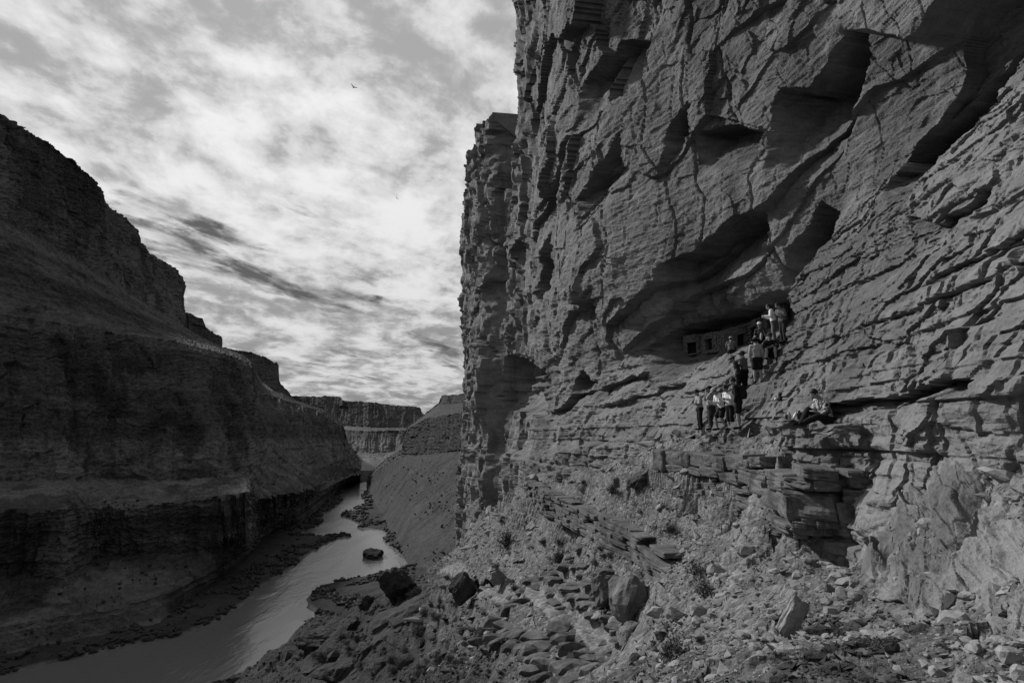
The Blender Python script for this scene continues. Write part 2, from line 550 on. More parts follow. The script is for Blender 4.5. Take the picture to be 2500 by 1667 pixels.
def cliff_field(s, z, px, py):
    """displacement of the cliff face into the rock (metres, + = deeper)"""
    far = sstep(40, 85, s)
    low = sstep(CREASE_Z(s) + 1.5, CREASE_Z(s) - 0.5, z)       # bedded ramp and strata at the foot
    lowfar = sstep(16, 4, z) * sstep(30, 55, s)
    strat = np.maximum(low, lowfar)
    wx = fbm(s / 9, z / 6, 3, 0.5, 3)
    wz = fbm(s / 9, z / 6, 3, 0.5, 8)
    # massive upper wall: large leaning facets
    f0, e0 = flakes(s / 21.0 + 0.10 * wx, z / 14.0 + 0.12 * s / 21.0 + 0.10 * wz, 23, 1.3, -0.5, 2.0)
    f1, e1 = facets(s / 7.0 + 0.15 * wx, z / 5.0 + 0.15 * wz, 21, 1.8)
    pm = sstep(-0.25, 0.35, fbm(s / 14, z / 9, 2, 0.5, 29))
    fr, _ = facets(s / 0.9 + 0.3 * wx, z / 1.3 + 0.3 * wz, 33, 1.6)
    f2, e2 = flakes(s / 2.6 + 0.15 * wx, z / 2.0 + 0.15 * wz, 31, 1.2, 0.0, 1.8)
    f3, e3 = facets(s / 1.1 + 0.4 * wx, z / 0.7 + 0.4 * wz, 41, 1.8)
    up = 0.95 * f0 + (0.16 + 0.38 * pm) * f1 + (0.03 + 0.15 * pm) * f2 + (0.02 + 0.07 * pm) * fr + 0.03 * f3
    up = up + 0.12 * fbm(s / 6, z / 5, 3, 0.45, 5)
    # bedding grain
    v2, j2, fz2 = beds(s + 0.3 * wx, z + 0.10 * wz, 0.32, 2.4, 6)
    grain = 0.03 * v2 + 0.045 * fbm(s / 0.8, z / 0.32, 4, 0.55, 14)
    up = up + grain
    # bedded foot
    v1, j1, _ = beds(s + 0.4 * wx, z + 0.09 * wz, 1.3, 4.5, 2)
    v3, j3, _ = beds(s + 0.3 * wx, z + 0.07 * wz, 0.45, 1.6, 9)
    st = 0.19 * v1 + 0.10 * v3 + 0.06 * f2 + 0.05 * f3 + 0.06 * fr + 0.28 * fbm(s / 5, z / 3, 5, 0.55, 25)
    msk = sstep(-0.15, 0.25, fbm(s / 3.5, z / 1.5, 2, 0.5, 27))
    st = st + msk * (0.12 * np.exp(-(j1 / 0.05) ** 2) + 0.05 * np.exp(-(j3 / 0.03) ** 2)) + 1.3 * grain
    d = up * (1 - strat) + st * strat
    # the buttress and columns at the far end: vertical flutes crossed by beds
    fl = 1.5 * fbm(s / 7.0 + 0.35 * wx, z / 38.0, 4, 0.55, 51) + 0.8 * fbm(s / 2.6, z / 25.0, 3, 0.5, 52, True) * 0.5
    vb, jb, _ = beds(s, z + 0.4 * wz, 2.6, 5.0, 13)
    fv, _ = facets(s / 6.5 + 0.3 * wx, z / 9.0 + 0.4 * wz, 53, 1.8)
    fv2, _ = facets(s / 3.0 + 0.4 * wx, z / 3.5 + 0.4 * wz, 58, 1.6)
    fl = fl + 0.14 * vb + 0.14 * np.exp(-(jb / 0.12) ** 2) * sstep(-0.1, 0.3, wz) + 0.6 * fv + 0.13 * fv2 + 0.13 * fbm(s / 3, z / 2.5, 4, 0.5, 57)
    d = d * (1 - 0.95 * far) + fl * far
    # vertical cracks
    cr = np.abs(perlin(s / 6.5 + 0.15 * wx, z / 40.0, 61))
    d = d + (0.32 + 0.8 * far) * np.exp(-(cr / 0.014) ** 2)
    cr2 = np.abs(perlin(s / 2.2 + 0.25 * wx, z / 9.0, 65))
    d = d + 0.07 * np.exp(-(cr2 / 0.016) ** 2)
    return d


def CREASE_Z(s):
    return np.interp(s, CZ_S, CZ_Z)


def plan_w(s):
    return np.interp(s, PLAN_S, PLAN_W)


# crease height as a function of s, from its trace in the photograph on the wall plane
_ss = np.linspace(4, 140, 400)
_x, _y = sw_to_xy(_ss, plan_w(_ss))
_pxh, _ = proj(_x, _y, 0 * _x)
_cz = np.zeros_like(_ss)
for _it in range(6):
    _pp, _ = proj(_x, _y, _cz)
    _yy = np.interp(_pp, *CREASE)
    _a, _b, _c = ray(_pp, _yy)
    _cz = _c / _b * _y
CZ_S, CZ_Z = np.concatenate([[-40.0], _ss]), np.concatenate([[_cz[0]], _cz])

RAMP_S = [-40, 4, 8, 12, 20, 27, 31, 40, 55, 80, 110, 140]
RAMP_D = [11, 10.0, 9.0, 7.4, 6.0, 5.2, 4.4, 1.8, 0.7, 0.5, 0.3, 0.3]
SHELF_Z = ([-40, 5, 12, 27, 36, 50, 100, 140], [1.2, 0.8, 0.45, 0.3, -0.4, -1.5, -3.2, -4.2])


def cliff_surface(s, z):
    """(s, z) arrays -> w before the roofs' recess and w after everything"""
    zs = np.interp(s, *SHELF_Z)
    zc = CREASE_Z(s)
    t = np.clip((z - zs) / np.maximum(zc - zs, 0.5), -0.5, 1)
    ramp = np.where(t < 0, 1 - t * 0.25, np.power(np.clip(1 - t, 0, 1), 0.85))
    w = plan_w(s) - np.interp(s, RAMP_S, RAMP_D) * ramp
    w = w - 1.0 * sstep(32, 38, s) * sstep(zs + 0.3, zs - 0.3, z + 0.9 * perlin(s / 3, z * 0, 19)) * (1 - 0.75 * sstep(85, 125, s))
    over = np.maximum(z - zc, 0)
    lean = np.interp(s, [-40, 10, 25, 40, 60, 80, 140], [0.16, 0.16, 0.14, 0.08, -0.025, 0.0, 0.0])
    w = w - lean * np.minimum(over, 45)
    # the granary alcove under the wall
    al = np.exp(-((s - 30.0) / 5.0) ** 2)
    w = w + 1.2 * al * sstep(3.0, 0.0, np.abs(z - zc - 0.8))
    x, y = sw_to_xy(s, w)
    px, py = proj(x, y, z)
    jit = 9 * fbm(px / 55, py / 40, 3, 0.5, 77)
    rec = np.zeros_like(w)
    for pts, D, H, pw in ROOFS:
        xs = [p[0] for p in pts]
        ys = [p[1] for p in pts]
        ry = np.interp(px, xs, ys)
        tt = (py + jit - ry) / H
        ends = np.clip((px + jit - xs[0]) / (0.16 * (xs[-1] - xs[0])), 0, 1) * np.clip((xs[-1] - px - jit) / (0.06 * (xs[-1] - xs[0])), 0, 1)
        k = np.where((tt > 0) & (tt < 1), np.power(np.clip(1 - tt, 0, 1), pw), 0.0) * sstep(0, 0.045, tt)
        rec = np.maximum(rec, D * k * ends)
    d = cliff_field(s, z, px, py)
    return w + rec + d * (1 - 0.35 * np.clip(rec / 3, 0, 1)), px, py


def build_cliff():
    # columns: even steps across the picture; rows: even steps of view elevation
    ds, s = [], 3.0
    cols = []
    while s < 151:
        cols.append(s)
        w = float(plan_w(s))
        r2 = s * s + w * w
        step = 2.1 * r2 / (F_PX * max(w - 2, 8)) / QUAL
        s += min(max(step, 0.02), 0.8)
    near = list(np.arange(-30, 3.0, 0.25))
    cols = np.array(near + cols, np.float64)
    rows = np.concatenate([np.linspace(-0.24, 0.92, int(600 * QUAL)), np.linspace(0.94, 2.6, 24)])
    S, E = np.meshgrid(cols, rows)
    wb = plan_w(S)
    x, y = sw_to_xy(S, wb)
    rr = np.sqrt(x * x + y * y)
    Z = E * np.minimum(rr, 142)
    top = np.interp(S, [-40, 60, 73, 77, 81, 106, 110, 116, 128, 141, 151], [150, 150, 140, 60, 42, 50, 66, 68, 70, 68, 50])
    top = top + (1.5 + 2.5 * sstep(100, 110, S)) * fbm(S / 4.0, S * 0 + 3.3, 4, 0.6, 71)
    over = Z > top
    W, px, py = cliff_surface(S, Z)
    W = np.where(over, W + (Z - top) * 0.9, W)
    Zt = np.where(over, top + (Z - top) * 0.02, Z)
    X, Y = sw_to_xy(S, W)
    P = np.stack([X, Y, Zt], -1)
    o = grid_mesh('cliff', P, MAT_CLIFF)
    tag(o, kind='structure')
    return o


cliff = build_cliff()

# ------------------------------------------------------------------ near ground: shelf, ledge, scree and slope (heightfield)
GP = [  # (px, py, Y) read off the photograph
    # foot of the wall and inner shelf
    (1180, 1240, 84), (1240, 1195, 66), (1300, 1155, 52), (1400, 1143, 40.5), (1500, 1142, 33), (1570, 1128, 29.5), (1620, 1075, 28.3), (1700, 1049, 27),
    (1800, 1047, 24.5), (1900, 1041, 19.5), (2000, 1036, 16.6), (2120, 1026, 16.2), (2300, 1012, 12), (2500, 1000, 9.8), (2800, 980, 8),
    # shelf edge above the ledge
    (1500, 1146, 31), (1570, 1140, 28), (1620, 1096, 26.4), (1700, 1092, 23.6),
    (1800, 1100, 19.8), (1900, 1122, 16.6), (1950, 1122, 15.7), (2000, 1120, 15.4), (2100, 1115, 15.3), (2200, 1105, 14.2), (2400, 1095, 9.6), (2550, 1090, 8),
    # foot of the ledge, undercut
    (1500, 1165, 30.2), (1600, 1195, 26.0), (1700, 1235, 23.0),
    (1800, 1290, 19.4), (1900, 1340, 16.4), (1950, 1345, 16.0), (2000, 1342, 15.8), (2100, 1338, 15.7), (2180, 1350, 14.2), (1950, 1378, 14.4), (2000, 1372, 14.3), (2100, 1370, 14.2), (2000, 1400, 13.2), (2100, 1405, 12.4),
    (1200, 1270, 74), (1300, 1195, 47), (1400, 1205, 36), (1500, 1235, 28.5), (1600, 1285, 23.5), (1700, 1340, 18.9),
    (1800, 1405, 14.6), (1900, 1445, 12), (2000, 1465, 10.5), (2100, 1480, 9.4), (2200, 1500, 8.4),
    (1130, 1345, 80), (1200, 1310, 62), (1300, 1300, 43), (1400, 1330, 33), (1500, 1370, 25.5), (1600, 1425, 19), (1700, 1475, 14),
    (1800, 1545, 10), (1900, 1585, 8.3), (2100, 1600, 6.8), (2300, 1625, 5.7), (2500, 1667, 5),
    (1090, 1375, 62), (1120, 1390, 46), (1190, 1428, 36), (1280, 1445, 30), (1350, 1482, 26), (1450, 1545, 22.5), (1535, 1600, 20),
    (1600, 1600, 13.5), (1500, 1667, 15), (1250, 1480, 27), (1300, 1570, 23), (1420, 1640, 18.5), (1250, 1667, 20), (1180, 1560, 30),
    (1100, 1500, 42), (1020, 1430, 62), (1000, 1600, 42), (900, 1500, 64), (880, 1600, 52), (700, 1615, 68), (560, 1667, 74), (760, 1520, 84), (960, 1440, 72),
    (2000, 1667, 5.6), (1750, 1667, 7.8), (1000, 1667, 37), (800, 1667, 50),
]
GXYZ = [at(*p) for p in GP]
GXYZ += [np.array(p, float) for p in [
    (0, 0.5, -1.75), (0, 2.5, -2.2), (2, 2, -1.6), (4, 2, -1.2), (6, 0, -0.3), (-2, 2, -3.0), (-3, 5, -4.2), (-5, 1, -6), (-8, 6, -9), (2, -4, -0.8), (-3, -4, -3),
    (-20, 10, -20), (-20, 30, -20), (-40, 20, -42), (-60, 60, -58), (-80, 40, -85), (-34, 108, -50), (-60, 100, -72), (-90, 80, -110), (-30, 150, -75), (-12, 130, -42), (-80, 130, -115),
    (-14, 100, -32), (9, -6, 1.0), (7, 4, -0.2), (-50, 0, -60), (-110, 30, -125), (-100, 140, -150), (-60, 170, -140), (20, 30, -0.5), (17, 24, 0.0), (16, 18, 0.2), (15, 12, 0.4), (14, 7, 0.6), (13, 45, -3), (12, 62, -5), (6, 90, -14), (-2, 120, -22), (20, 80, -8)]]
GXYZ = np.array(GXYZ)


def lp(x, y):
    r = np.sqrt(x * x + y * y) + 0.8
    return np.stack([np.arctan2(x, y + 0.5) * 1.6, np.log(r)], -1), r


_q, _rr = lp(GXYZ[:, 0], GXYZ[:, 1])
_val = GXYZ[:, 2] / _rr
_D = np.linalg.norm(_q[:, None] - _q[None], axis=-1)
_N = len(_q)
_A = np.zeros((_N + 3, _N + 3))
_A[:_N, :_N] = _D
_A[:_N, _N] = _A[_N, :_N] = 1
_A[:_N, _N + 1:] = _q
_A[_N + 1:, :_N] = _q.T
_coef = np.linalg.solve(_A + 1e-9 * np.eye(_N + 3), np.concatenate([_val, np.zeros(3)]))


def ground_base(x, y):
    x = np.asarray(x, float)
    y = np.asarray(y, float)
    sh = x.shape
    q, r = lp(x.ravel(), y.ravel())
    out = np.zeros(len(q))
    for i in range(0, len(q), 40000):
        qq = q[i:i + 40000]
        dx = qq[:, None, 0] - _q[None, :, 0]
        dy = qq[:, None, 1] - _q[None, :, 1]
        out[i:i + 40000] = np.sqrt(dx * dx + dy * dy) @ _coef[:_N] + _coef[_N] + qq @ _coef[_N + 1:]
    return (out * r).reshape(sh)


def ground_noise(x, y, zb):
    r = np.sqrt(x * x + y * y)
    s, w = xy_to_sw(x, y)
    big = 0.35 * fbm(x / 4.0, y / 4.0, 4, 0.5, 81) * sstep(2, 14, r) * (1 + 1.6 * sstep(30, 80, r))
    med = 0.06 * fbm(x / 0.6, y / 0.6, 4, 0.55, 85)
    f, e = facets(x / 0.7, y / 0.7, 91, 1.2)
    rub = 0.05 * f
    # outcropping strata on the mid slope: risers that follow the height
    m = sstep(17, 24, r) * sstep(110, 70, r) * sstep(-4, 2, w)
    h = 0.75
    q = (zb + 0.2 * fbm(s / 5, w / 5, 3, 0.5, 93)) / h
    stair = (np.floor(q) + sstep(0.55, 1.0, q - np.floor(q)) - q) * h
    return big * (1 - 0.5 * m) + med + rub + 0.95 * stair * m


def ground(x, y):
    zb = ground_base(x, y)
    return zb + ground_noise(np.asarray(x, float), np.asarray(y, float), zb)


def build_ground():
    az = np.concatenate([np.linspace(-2.0, -0.55, 70), np.linspace(-0.545, 0.80, int(760 * QUAL)), np.linspace(0.81, 2.0, 70)])
    rr = np.concatenate([np.linspace(0.15, 3.2, 30), np.exp(np.linspace(math.log(3.25), math.log(150), int(520 * QUAL)))])
    A, Rr = np.meshgrid(az, rr)
    x, y = np.sin(A) * Rr, np.cos(A) * Rr
    z = ground(x, y)
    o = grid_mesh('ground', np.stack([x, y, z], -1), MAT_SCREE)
    tag(o, kind='structure')
    return o


near_ground = build_ground()

# ------------------------------------------------------------------ river and valley floor
RIVER_Z = -150.0
LB = [(-200, 1700), (30, 1643), (98, 1624), (196, 1604), (293, 1580), (416, 1558), (465, 1543), (528, 1516), (577, 1489), (601, 1470), (606, 1457), (626, 1438), (660, 1418),
      (709, 1389), (758, 1350), (802, 1325), (831, 1311), (861, 1310), (846, 1303), (792, 1308), (743, 1306), (733, 1305), (763, 1291), (792, 1274), (785, 1254), (807, 1250),
      (826, 1232), (838, 1222), (834, 1206), (838, 1192), (858, 1183), (895, 1176)]
RB = [(200, 1760), (538, 1667), (650, 1629), (724, 1585), (753, 1550), (797, 1531), (802, 1516), (778, 1506), (748, 1482), (753, 1452), (782, 1430), (831, 1418), (905, 1404),
      (973, 1389), (998, 1382), (993, 1369), (973, 1350), (939, 1325), (934, 1311), (946, 1301), (929, 1294), (870, 1289), (880, 1279), (870, 1274), (831, 1259), (836, 1252),
      (866, 1245), (861, 1240), (895, 1228), (880, 1215), (890, 1200), (905, 1190), (905, 1178)]


def on_plane(p, z=RIVER_Z):
    a, b, c = ray(p[0], p[1])
    k = z / c
    return np.array([a * k, b * k])


RIV = np.array([on_plane(p) for p in LB] + [on_plane(p) for p in RB[::-1]])


def river_sd(x, y):
    """signed distance to the river outline, negative on the water"""
    px, py = x.ravel(), y.ravel()
    best = np.full(len(px), 1e9)
    inside = np.zeros(len(px), bool)
    n = len(RIV)
    for i in range(n):
        a, b = RIV[i], RIV[(i + 1) % n]
        ab = b - a
        t = np.clip(((px - a[0]) * ab[0] + (py - a[1]) * ab[1]) / (ab @ ab + 1e-9), 0, 1)
        dx, dy = px - a[0] - t * ab[0], py - a[1] - t * ab[1]
        best = np.minimum(best, dx * dx + dy * dy)
        c = ((a[1] > py) != (b[1] > py)) & (px < (b[0] - a[0]) * (py - a[1]) / (b[1] - a[1] + 1e-12) + a[0])
        inside ^= c
    d = np.sqrt(best)
    return np.where(inside, -d, d).reshape(x.shape)


def floor_z(x, y):
    d = river_sd(x, y) + 2.0 * fbm(x / 22, y / 22, 3, 0.55, 101)
    z = np.where(d < 0, np.maximum(d * 0.15, -3.0), np.minimum(d * 0.35, 2.0) + np.clip(d - 6, 0, 40) * 0.07)
    z = z + np.clip(d / 20, 0, 1) * 1.2 * fbm(x / 18, y / 18, 4, 0.5, 103)
    return RIVER_Z + z, d


def build_floor():
    az = np.linspace(-0.95, 0.2, 480)
    rr = np.exp(np.linspace(math.log(230), math.log(2600), 340))
    A, Rr = np.meshgrid(az, rr)
    x, y = np.sin(A) * Rr, np.cos(A) * Rr
    z, d = floor_z(x, y)
    # sandy bars near the water, dark scrubby soil away from it
    o = grid_mesh('valley_floor', np.stack([x, y, z], -1), MAT_TALUS)
    tag(o, kind='structure')
    return o


valley_floor = build_floor()


def water_mat():
    m = bpy.data.materials.new('river_water')
    m.use_nodes = True
    t = NT(m.node_tree)
    pos = t.n('ShaderNodeNewGeometry').outputs['Position']
    mp = t.n('ShaderNodeMapping', {'Vector': pos, 'Rotation': (0, 0, math.radians(-20)), 'Scale': (1.0, 0.35, 1.0)}).outputs[0]
    n1 = t.noise(mp, 0.22, 5.0, 0.6, 0.5)
    n2 = t.noise(mp, 0.03, 3.0, 0.5, 1.0)
    h = t.math('MULTIPLY', n1, t.maprange(n2, 0.38, 0.62, 0.25, 1.3, True))
    bp = t.n('ShaderNodeBump', {'Strength': 0.6, 'Distance': 0.6, 'Height': h})
    b = t.n('ShaderNodeBsdfPrincipled', {'Base Color': (0.10, 0.10, 0.10, 1), 'Roughness': 0.19, 'IOR': 1.33, 'Normal': bp.outputs[0]})
    out = t.n('ShaderNodeOutputMaterial')
    t.t.links.new(b.outputs[0], out.inputs[0])
    return m


def build_water():
    xs = np.linspace(-1500, 400, 40)
    ys = np.linspace(150, 3600, 60)
    A, B = np.meshgrid(xs, ys)
    o = grid_mesh('river', np.stack([A, B, 0 * A + RIVER_Z], -1), water_mat())
    tag(o, kind='structure')
    return o


river = build_water()

# ------------------------------------------------------------------ lofted canyon walls
def loft(name, lines, cols, nrow, mat, field, label=None, tail=None):
    """lines: polylines of (px, py, Y) from the foot up; every column joins them by straight flights"""
    L = []
    for ln in lines:
        a = np.array(ln, float)
        px = cols
        py = np.interp(px, a[:, 0], a[:, 1])
        Y = np.interp(px, a[:, 0], a[:, 2])
        L.append(at(px, py, Y).T)
    rows, seg = [], []
    for k in range(len(L) - 1):
        n = nrow[k]
        for i in range(n):
            f = i / n
            rows.append(L[k] * (1 - f) + L[k + 1] * f)
            seg.append(k + f)
    rows.append(L[-1])
    seg.append(len(L) - 1.0)
    P = np.array(rows)
    mid = L[len(L) // 2]
    arc = np.concatenate([[0], np.cumsum(np.linalg.norm(np.diff(mid[:, :2], axis=0), axis=1))])
    Sg = np.repeat(np.array(seg)[:, None], len(cols), 1)
    Ar = np.repeat(arc[None], len(rows), 0)
    N = grid_normals(P)
    # face the canyon (towards the camera)
    view = P / np.linalg.norm(P, axis=-1, keepdims=True)
    if np.mean(np.sum(N * view, -1)) > 0:
        N = -N
    d = field(Ar, P[..., 2], Sg, P)
    P = P + N * d[..., None]
    o = grid_mesh(name, P, mat)
    tag(o, label, kind='structure')
    return o


def wall_field(scale, cliffs, amp=1.0, damp=False, slope=1.0, saw=1.0):
    def f(ar, z, sg, P):
        k = np.floor(sg + 1e-6).astype(int)
        isc = np.zeros_like(sg)
        for c in cliffs:
            isc = np.maximum(isc, ((sg >= c) & (sg < c + 1)).astype(float))
        u = ar / scale
        v = z / scale
        wv = fbm(u / 6, v / 3, 3, 0.5, 111)
        b1, j1, _ = beds(u + 0.5 * wv, v + 0.15 * wv, 1.1, 6.0, 5)
        b2, j2, _ = beds(u + 0.5 * wv, v + 0.1 * wv, 0.4, 3.0, 8)
        fl = fbm(u / 3.2, v / 14, 4, 0.55, 113) + 0.5 * fbm(u / 1.1, v / 8, 3, 0.5, 117, True) * 0.5
        fc, _ = facets(u / 4 + 0.3 * wv, v / 5, 121, 1.6)
        dc = 0.75 * fl + 0.20 * b1 + 0.10 * b2 + 0.22 * fc + 0.22 * fbm(u / 0.9, v / 0.5, 4, 0.55, 119)
        # slopes: gullies down the fall line, small ledges
        gs, gw = xy_to_sw(P[..., 0], P[..., 1])
        gu = fbm(gs / (2.6 * scale) + 0.3 * wv, gw / (14 * scale), 4, 0.55, 131, True)
        tx, ty = P[..., 0] / scale, P[..., 1] / scale
        ds = (0.10 + 0.30 * (1 - saw)) * gu + 0.22 * saw * fbm(tx * 0.8, ty * 0.8, 5, 0.6, 133) + (1 - saw) * (0.9 * fbm(tx * 0.25, ty * 0.22, 3, 0.5, 135) + 0.25 * fbm(tx * 1.6, ty * 1.4, 4, 0.6, 137)) + saw * (0.16 * b1 + 0.10 * b2)
        foot = sstep(-0.05, 0.6, sg) if damp else 1.0
        for hh, aa in ((2.6, 0.55), (0.9, 0.22)):
            q = v / hh + 0.25 * wv
            fr = q - np.floor(q)
            ds = ds + saw * aa * (fr - 0.5) * (0.5 + hsh(np.floor(q), 3, 17))
            dc = dc + 0.35 * aa * (fr - 0.5) * (0.4 + hsh(np.floor(q), 5, 19))
        return amp * scale * (dc * isc + slope * ds * (1 - isc)) * foot
    return f


def px_cols(a, b, n):
    return np.linspace(a, b, n)


# left canyon wall: river terrace, ledgy cliff band, talus, the big cliff, the bench above it
def hz(z, pts):
    """(px, py) points at a given height -> (px, py, Y)"""
    out = []
    for p in pts:
        a_, b_, c_ = ray(p[0], p[1])
        out.append((p[0], p[1], float(z / c_ * b_)))
    return out


left_lines = [
    hz(-148, [(-900, 1840), (-300, 1680), (0, 1610), (245, 1558), (391, 1530), (500, 1445), (562, 1392), (611, 1358), (636, 1320), (685, 1292), (738, 1278), (774, 1250), (812, 1215), (826, 1196), (846, 1182), (870, 1176)]),
    hz(-132, [(-900, 1700), (-300, 1580), (0, 1530), (140, 1505), (290, 1482), (420, 1445), (500, 1405), (560, 1370), (612, 1335), (640, 1300), (690, 1272), (726, 1260), (756, 1240), (786, 1218), (822, 1190), (846, 1174), (870, 1168)]),
    hz(-112, [(-900, 1500), (-300, 1430), (0, 1405), (100, 1400), (160, 1412), (230, 1360), (290, 1352), (480, 1345), (600, 1322), (618, 1288), (690, 1250), (746, 1220), (786, 1197), (824, 1176), (856, 1162), (870, 1160)]),
    [(-900, 1250, 420), (-300, 1245, 455), (0, 1245, 478), (100, 1246, 485), (160, 1244, 490), (230, 1236, 550), (300, 1240, 565), (450, 1222, 575), (606, 1202, 580), (618, 1215, 690), (700, 1205, 830), (760, 1190, 1050), (800, 1175, 1350), (840, 1162, 1750), (870, 1156, 2100)],
    [(-900, 1190, 460), (-300, 1180, 500), (0, 1174, 532), (147, 1172, 550), (269, 1166, 612), (391, 1172, 632), (528, 1166, 655), (600, 1140, 740), (636, 1133, 950), (733, 1130, 1250), (807, 1133, 1600), (856, 1146, 2050), (880, 1146, 2300)],
    [(-900, 735, 515), (-300, 755, 555), (0, 771, 590), (96, 781, 622), (191, 795, 655), (287, 814, 712), (382, 828, 745), (454, 840, 785), (526, 857, 835), (574, 871, 905), (612, 890, 1000), (619, 940, 1220), (645, 964, 1400), (720, 985, 1650), (790, 1010, 1950), (836, 1040, 2250), (850, 1090, 2400), (880, 1130, 2500)],
    [(-900, 430, 740), (-300, 480, 800), (0, 535, 835), (72, 568, 890), (143, 606, 960), (215, 654, 1060), (287, 692, 1170), (358, 745, 1340), (430, 788, 1590), (468, 812, 1750), (540, 850, 1950), (590, 868, 2000), (612, 884, 2000), (640, 950, 2100), (690, 960, 2400), (720, 978, 2500), (790, 1000, 2800), (836, 1032, 3000), (850, 1085, 2900), (880, 1125, 2900)],
    [(-900, 520, 2500), (-300, 560, 2700), (0, 600, 2800), (287, 730, 3400), (468, 830, 4200), (600, 885, 4500), (690, 975, 4500), (790, 1010, 4500), (850, 1095, 4500), (880, 1130, 4500)],
]
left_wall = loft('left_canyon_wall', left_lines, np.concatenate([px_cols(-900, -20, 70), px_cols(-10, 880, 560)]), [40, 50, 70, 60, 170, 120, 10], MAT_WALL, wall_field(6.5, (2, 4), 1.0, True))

upper_lines = [
    [(-900, 445, 730), (-300, 495, 790), (0, 548, 825), (72, 580, 880), (143, 618, 950), (215, 666, 1050), (287, 704, 1160), (358, 757, 1330), (430, 800, 1580), (447, 815, 1690), (450, 815, 3500)],
    [(-900, 80, 790), (-300, 160, 830), (0, 281, 870), (48, 310, 905), (120, 353, 975), (167, 384, 1015), (182, 403, 1035), (215, 422, 1080), (237, 444, 1110), (244, 465, 1140), (258, 494, 1190), (268, 510, 1230), (292, 522, 1275), (315, 542, 1330), (337, 565, 1380), (342, 589, 1430), (363, 618, 1510), (406, 642, 1640), (433, 663, 1750), (445, 687, 1846), (447, 728, 1880), (450, 760, 3500)],
    [(-900, 120, 3000), (-300, 200, 3000), (0, 310, 3000), (182, 430, 3300), (292, 545, 3500), (406, 665, 3600), (450, 770, 3700)],
]
upper_left = loft('upper_canyon_cliff', upper_lines, np.concatenate([px_cols(-900, -20, 40), px_cols(-10, 446.5, 300), np.array([447.2, 448, 449, 450])]), [190, 6], MAT_UPPER, wall_field(10.0, (0,), 1.0))


def mesa(name, base, rim, c0, c1, n, rows, sc, mat=None, back=1.7):
    bk = [(a, b + 8, c * back) for a, b, c in rim]
    return loft(name, [base, rim, bk], px_cols(c0, c1, n), [rows, 5], mat or MAT_FAR, wall_field(sc, (0,), 0.9))


mesa2 = mesa('canyon_promontory', [(430, 830, 2700), (468, 840, 2700), (545, 900, 2800), (560, 900, 4000)], [(430, 750, 2720), (447, 761, 2730), (492, 778, 2780), (497, 800, 2800), (538, 821, 2850), (541, 850, 2870), (560, 880, 4000)], 430, 556, 110, 90, 17.0)
mesa3 = mesa('canyon_promontory', [(500, 930, 3500), (620, 940, 3500), (690, 985, 3600), (740, 1010, 3700)], [(500, 838, 3560), (538, 848, 3560), (600, 858, 3600), (636, 867, 3620), (679, 890, 3660), (682, 938, 3700), (706, 964, 3750), (740, 1000, 3900)], 500, 738, 160, 100, 20.0)
far_base = [(680, 1080, 6000), (1060, 1080, 6000)]
mesa4 = loft('far_mesa', [
    [(660, 1140, 3600), (900, 1150, 3300), (1080, 1140, 3400)],
    [(660, 1095, 4000), (900, 1105, 3700), (1080, 1095, 3800)],
    [(660, 1045, 4300), (900, 1052, 3900), (1080, 1050, 4000)],
    [(660, 1034, 4600), (800, 1038, 4300), (900, 1043, 4200), (1080, 1045, 4250)],
    [(660, 958, 4700), (707, 965, 4650), (773, 968, 4550), (792, 966, 4500), (831, 968, 4500), (836, 977, 4450), (929, 986, 4400), (1027, 995, 4400), (1031, 1020, 4400), (1080, 1047, 4400)],
    [(660, 975, 8000), (1027, 1003, 8000), (1080, 1050, 8000)]], px_cols(660, 1080, 300), [36, 36, 16, 60, 4], MAT_FAR, wall_field(20.0, (1, 3), 0.7))

# right bank far downstream: talus rising from the water, cliff band, stepped top
right_lines = [
    hz(-149, [(880, 1193), (900, 1210), (916, 1240), (932, 1275), (950, 1302), (980, 1352), (1004, 1384), (1060, 1416), (1140, 1455), (1300, 1500)]),
    [(880, 1186, 2300), (905, 1164, 1900), (940, 1135, 1550), (975, 1120, 1370), (1000, 1112, 1260), (1060, 1107, 1100), (1140, 1098, 950), (1300, 1090, 800)],
    [(880, 1182, 2350), (905, 1160, 1950), (940, 1128, 1600), (980, 1108, 1400), (990, 1066, 1350), (998, 1046, 1330), (1012, 1040, 1300), (1040, 1022, 1230), (1140, 1006, 1020), (1300, 960, 850)],
    [(880, 1180, 2400), (940, 1124, 1700), (982, 1100, 1500), (998, 1042, 1480), (1032, 1018, 1600), (1050, 1004, 1640), (1071, 988, 1680), (1140, 984, 1450), (1300, 930, 1200)],
    [(880, 1179, 2410), (940, 1122, 1710), (982, 1098, 1510), (998, 1040, 1490), (1032, 1016, 1610), (1050, 1001, 1650), (1071, 984, 1690), (1076, 973, 1690), (1081, 966, 1690), (1149, 960, 1440), (1300, 900, 1210)],
    [(880, 1186, 4500), (1032, 1030, 4000), (1149, 975, 3500), (1300, 910, 3500)],
]
right_far = loft('right_canyon_wall', right_lines, px_cols(880, 1300, 330), [150, 80, 40, 14, 4], MAT_RTALUS, wall_field(9.0, (1, 3), 0.6, True, 0.42, 0.1))
# ground sheet reaching the horizon
_g = np.linspace(-30000, 30000, 13)
_A, _B = np.meshgrid(_g, _g)
plain = grid_mesh('terrain', np.stack([_A, _B, 0 * _A + RIVER_Z - 6], -1), MAT_TALUS)
tag(plain, kind='structure')

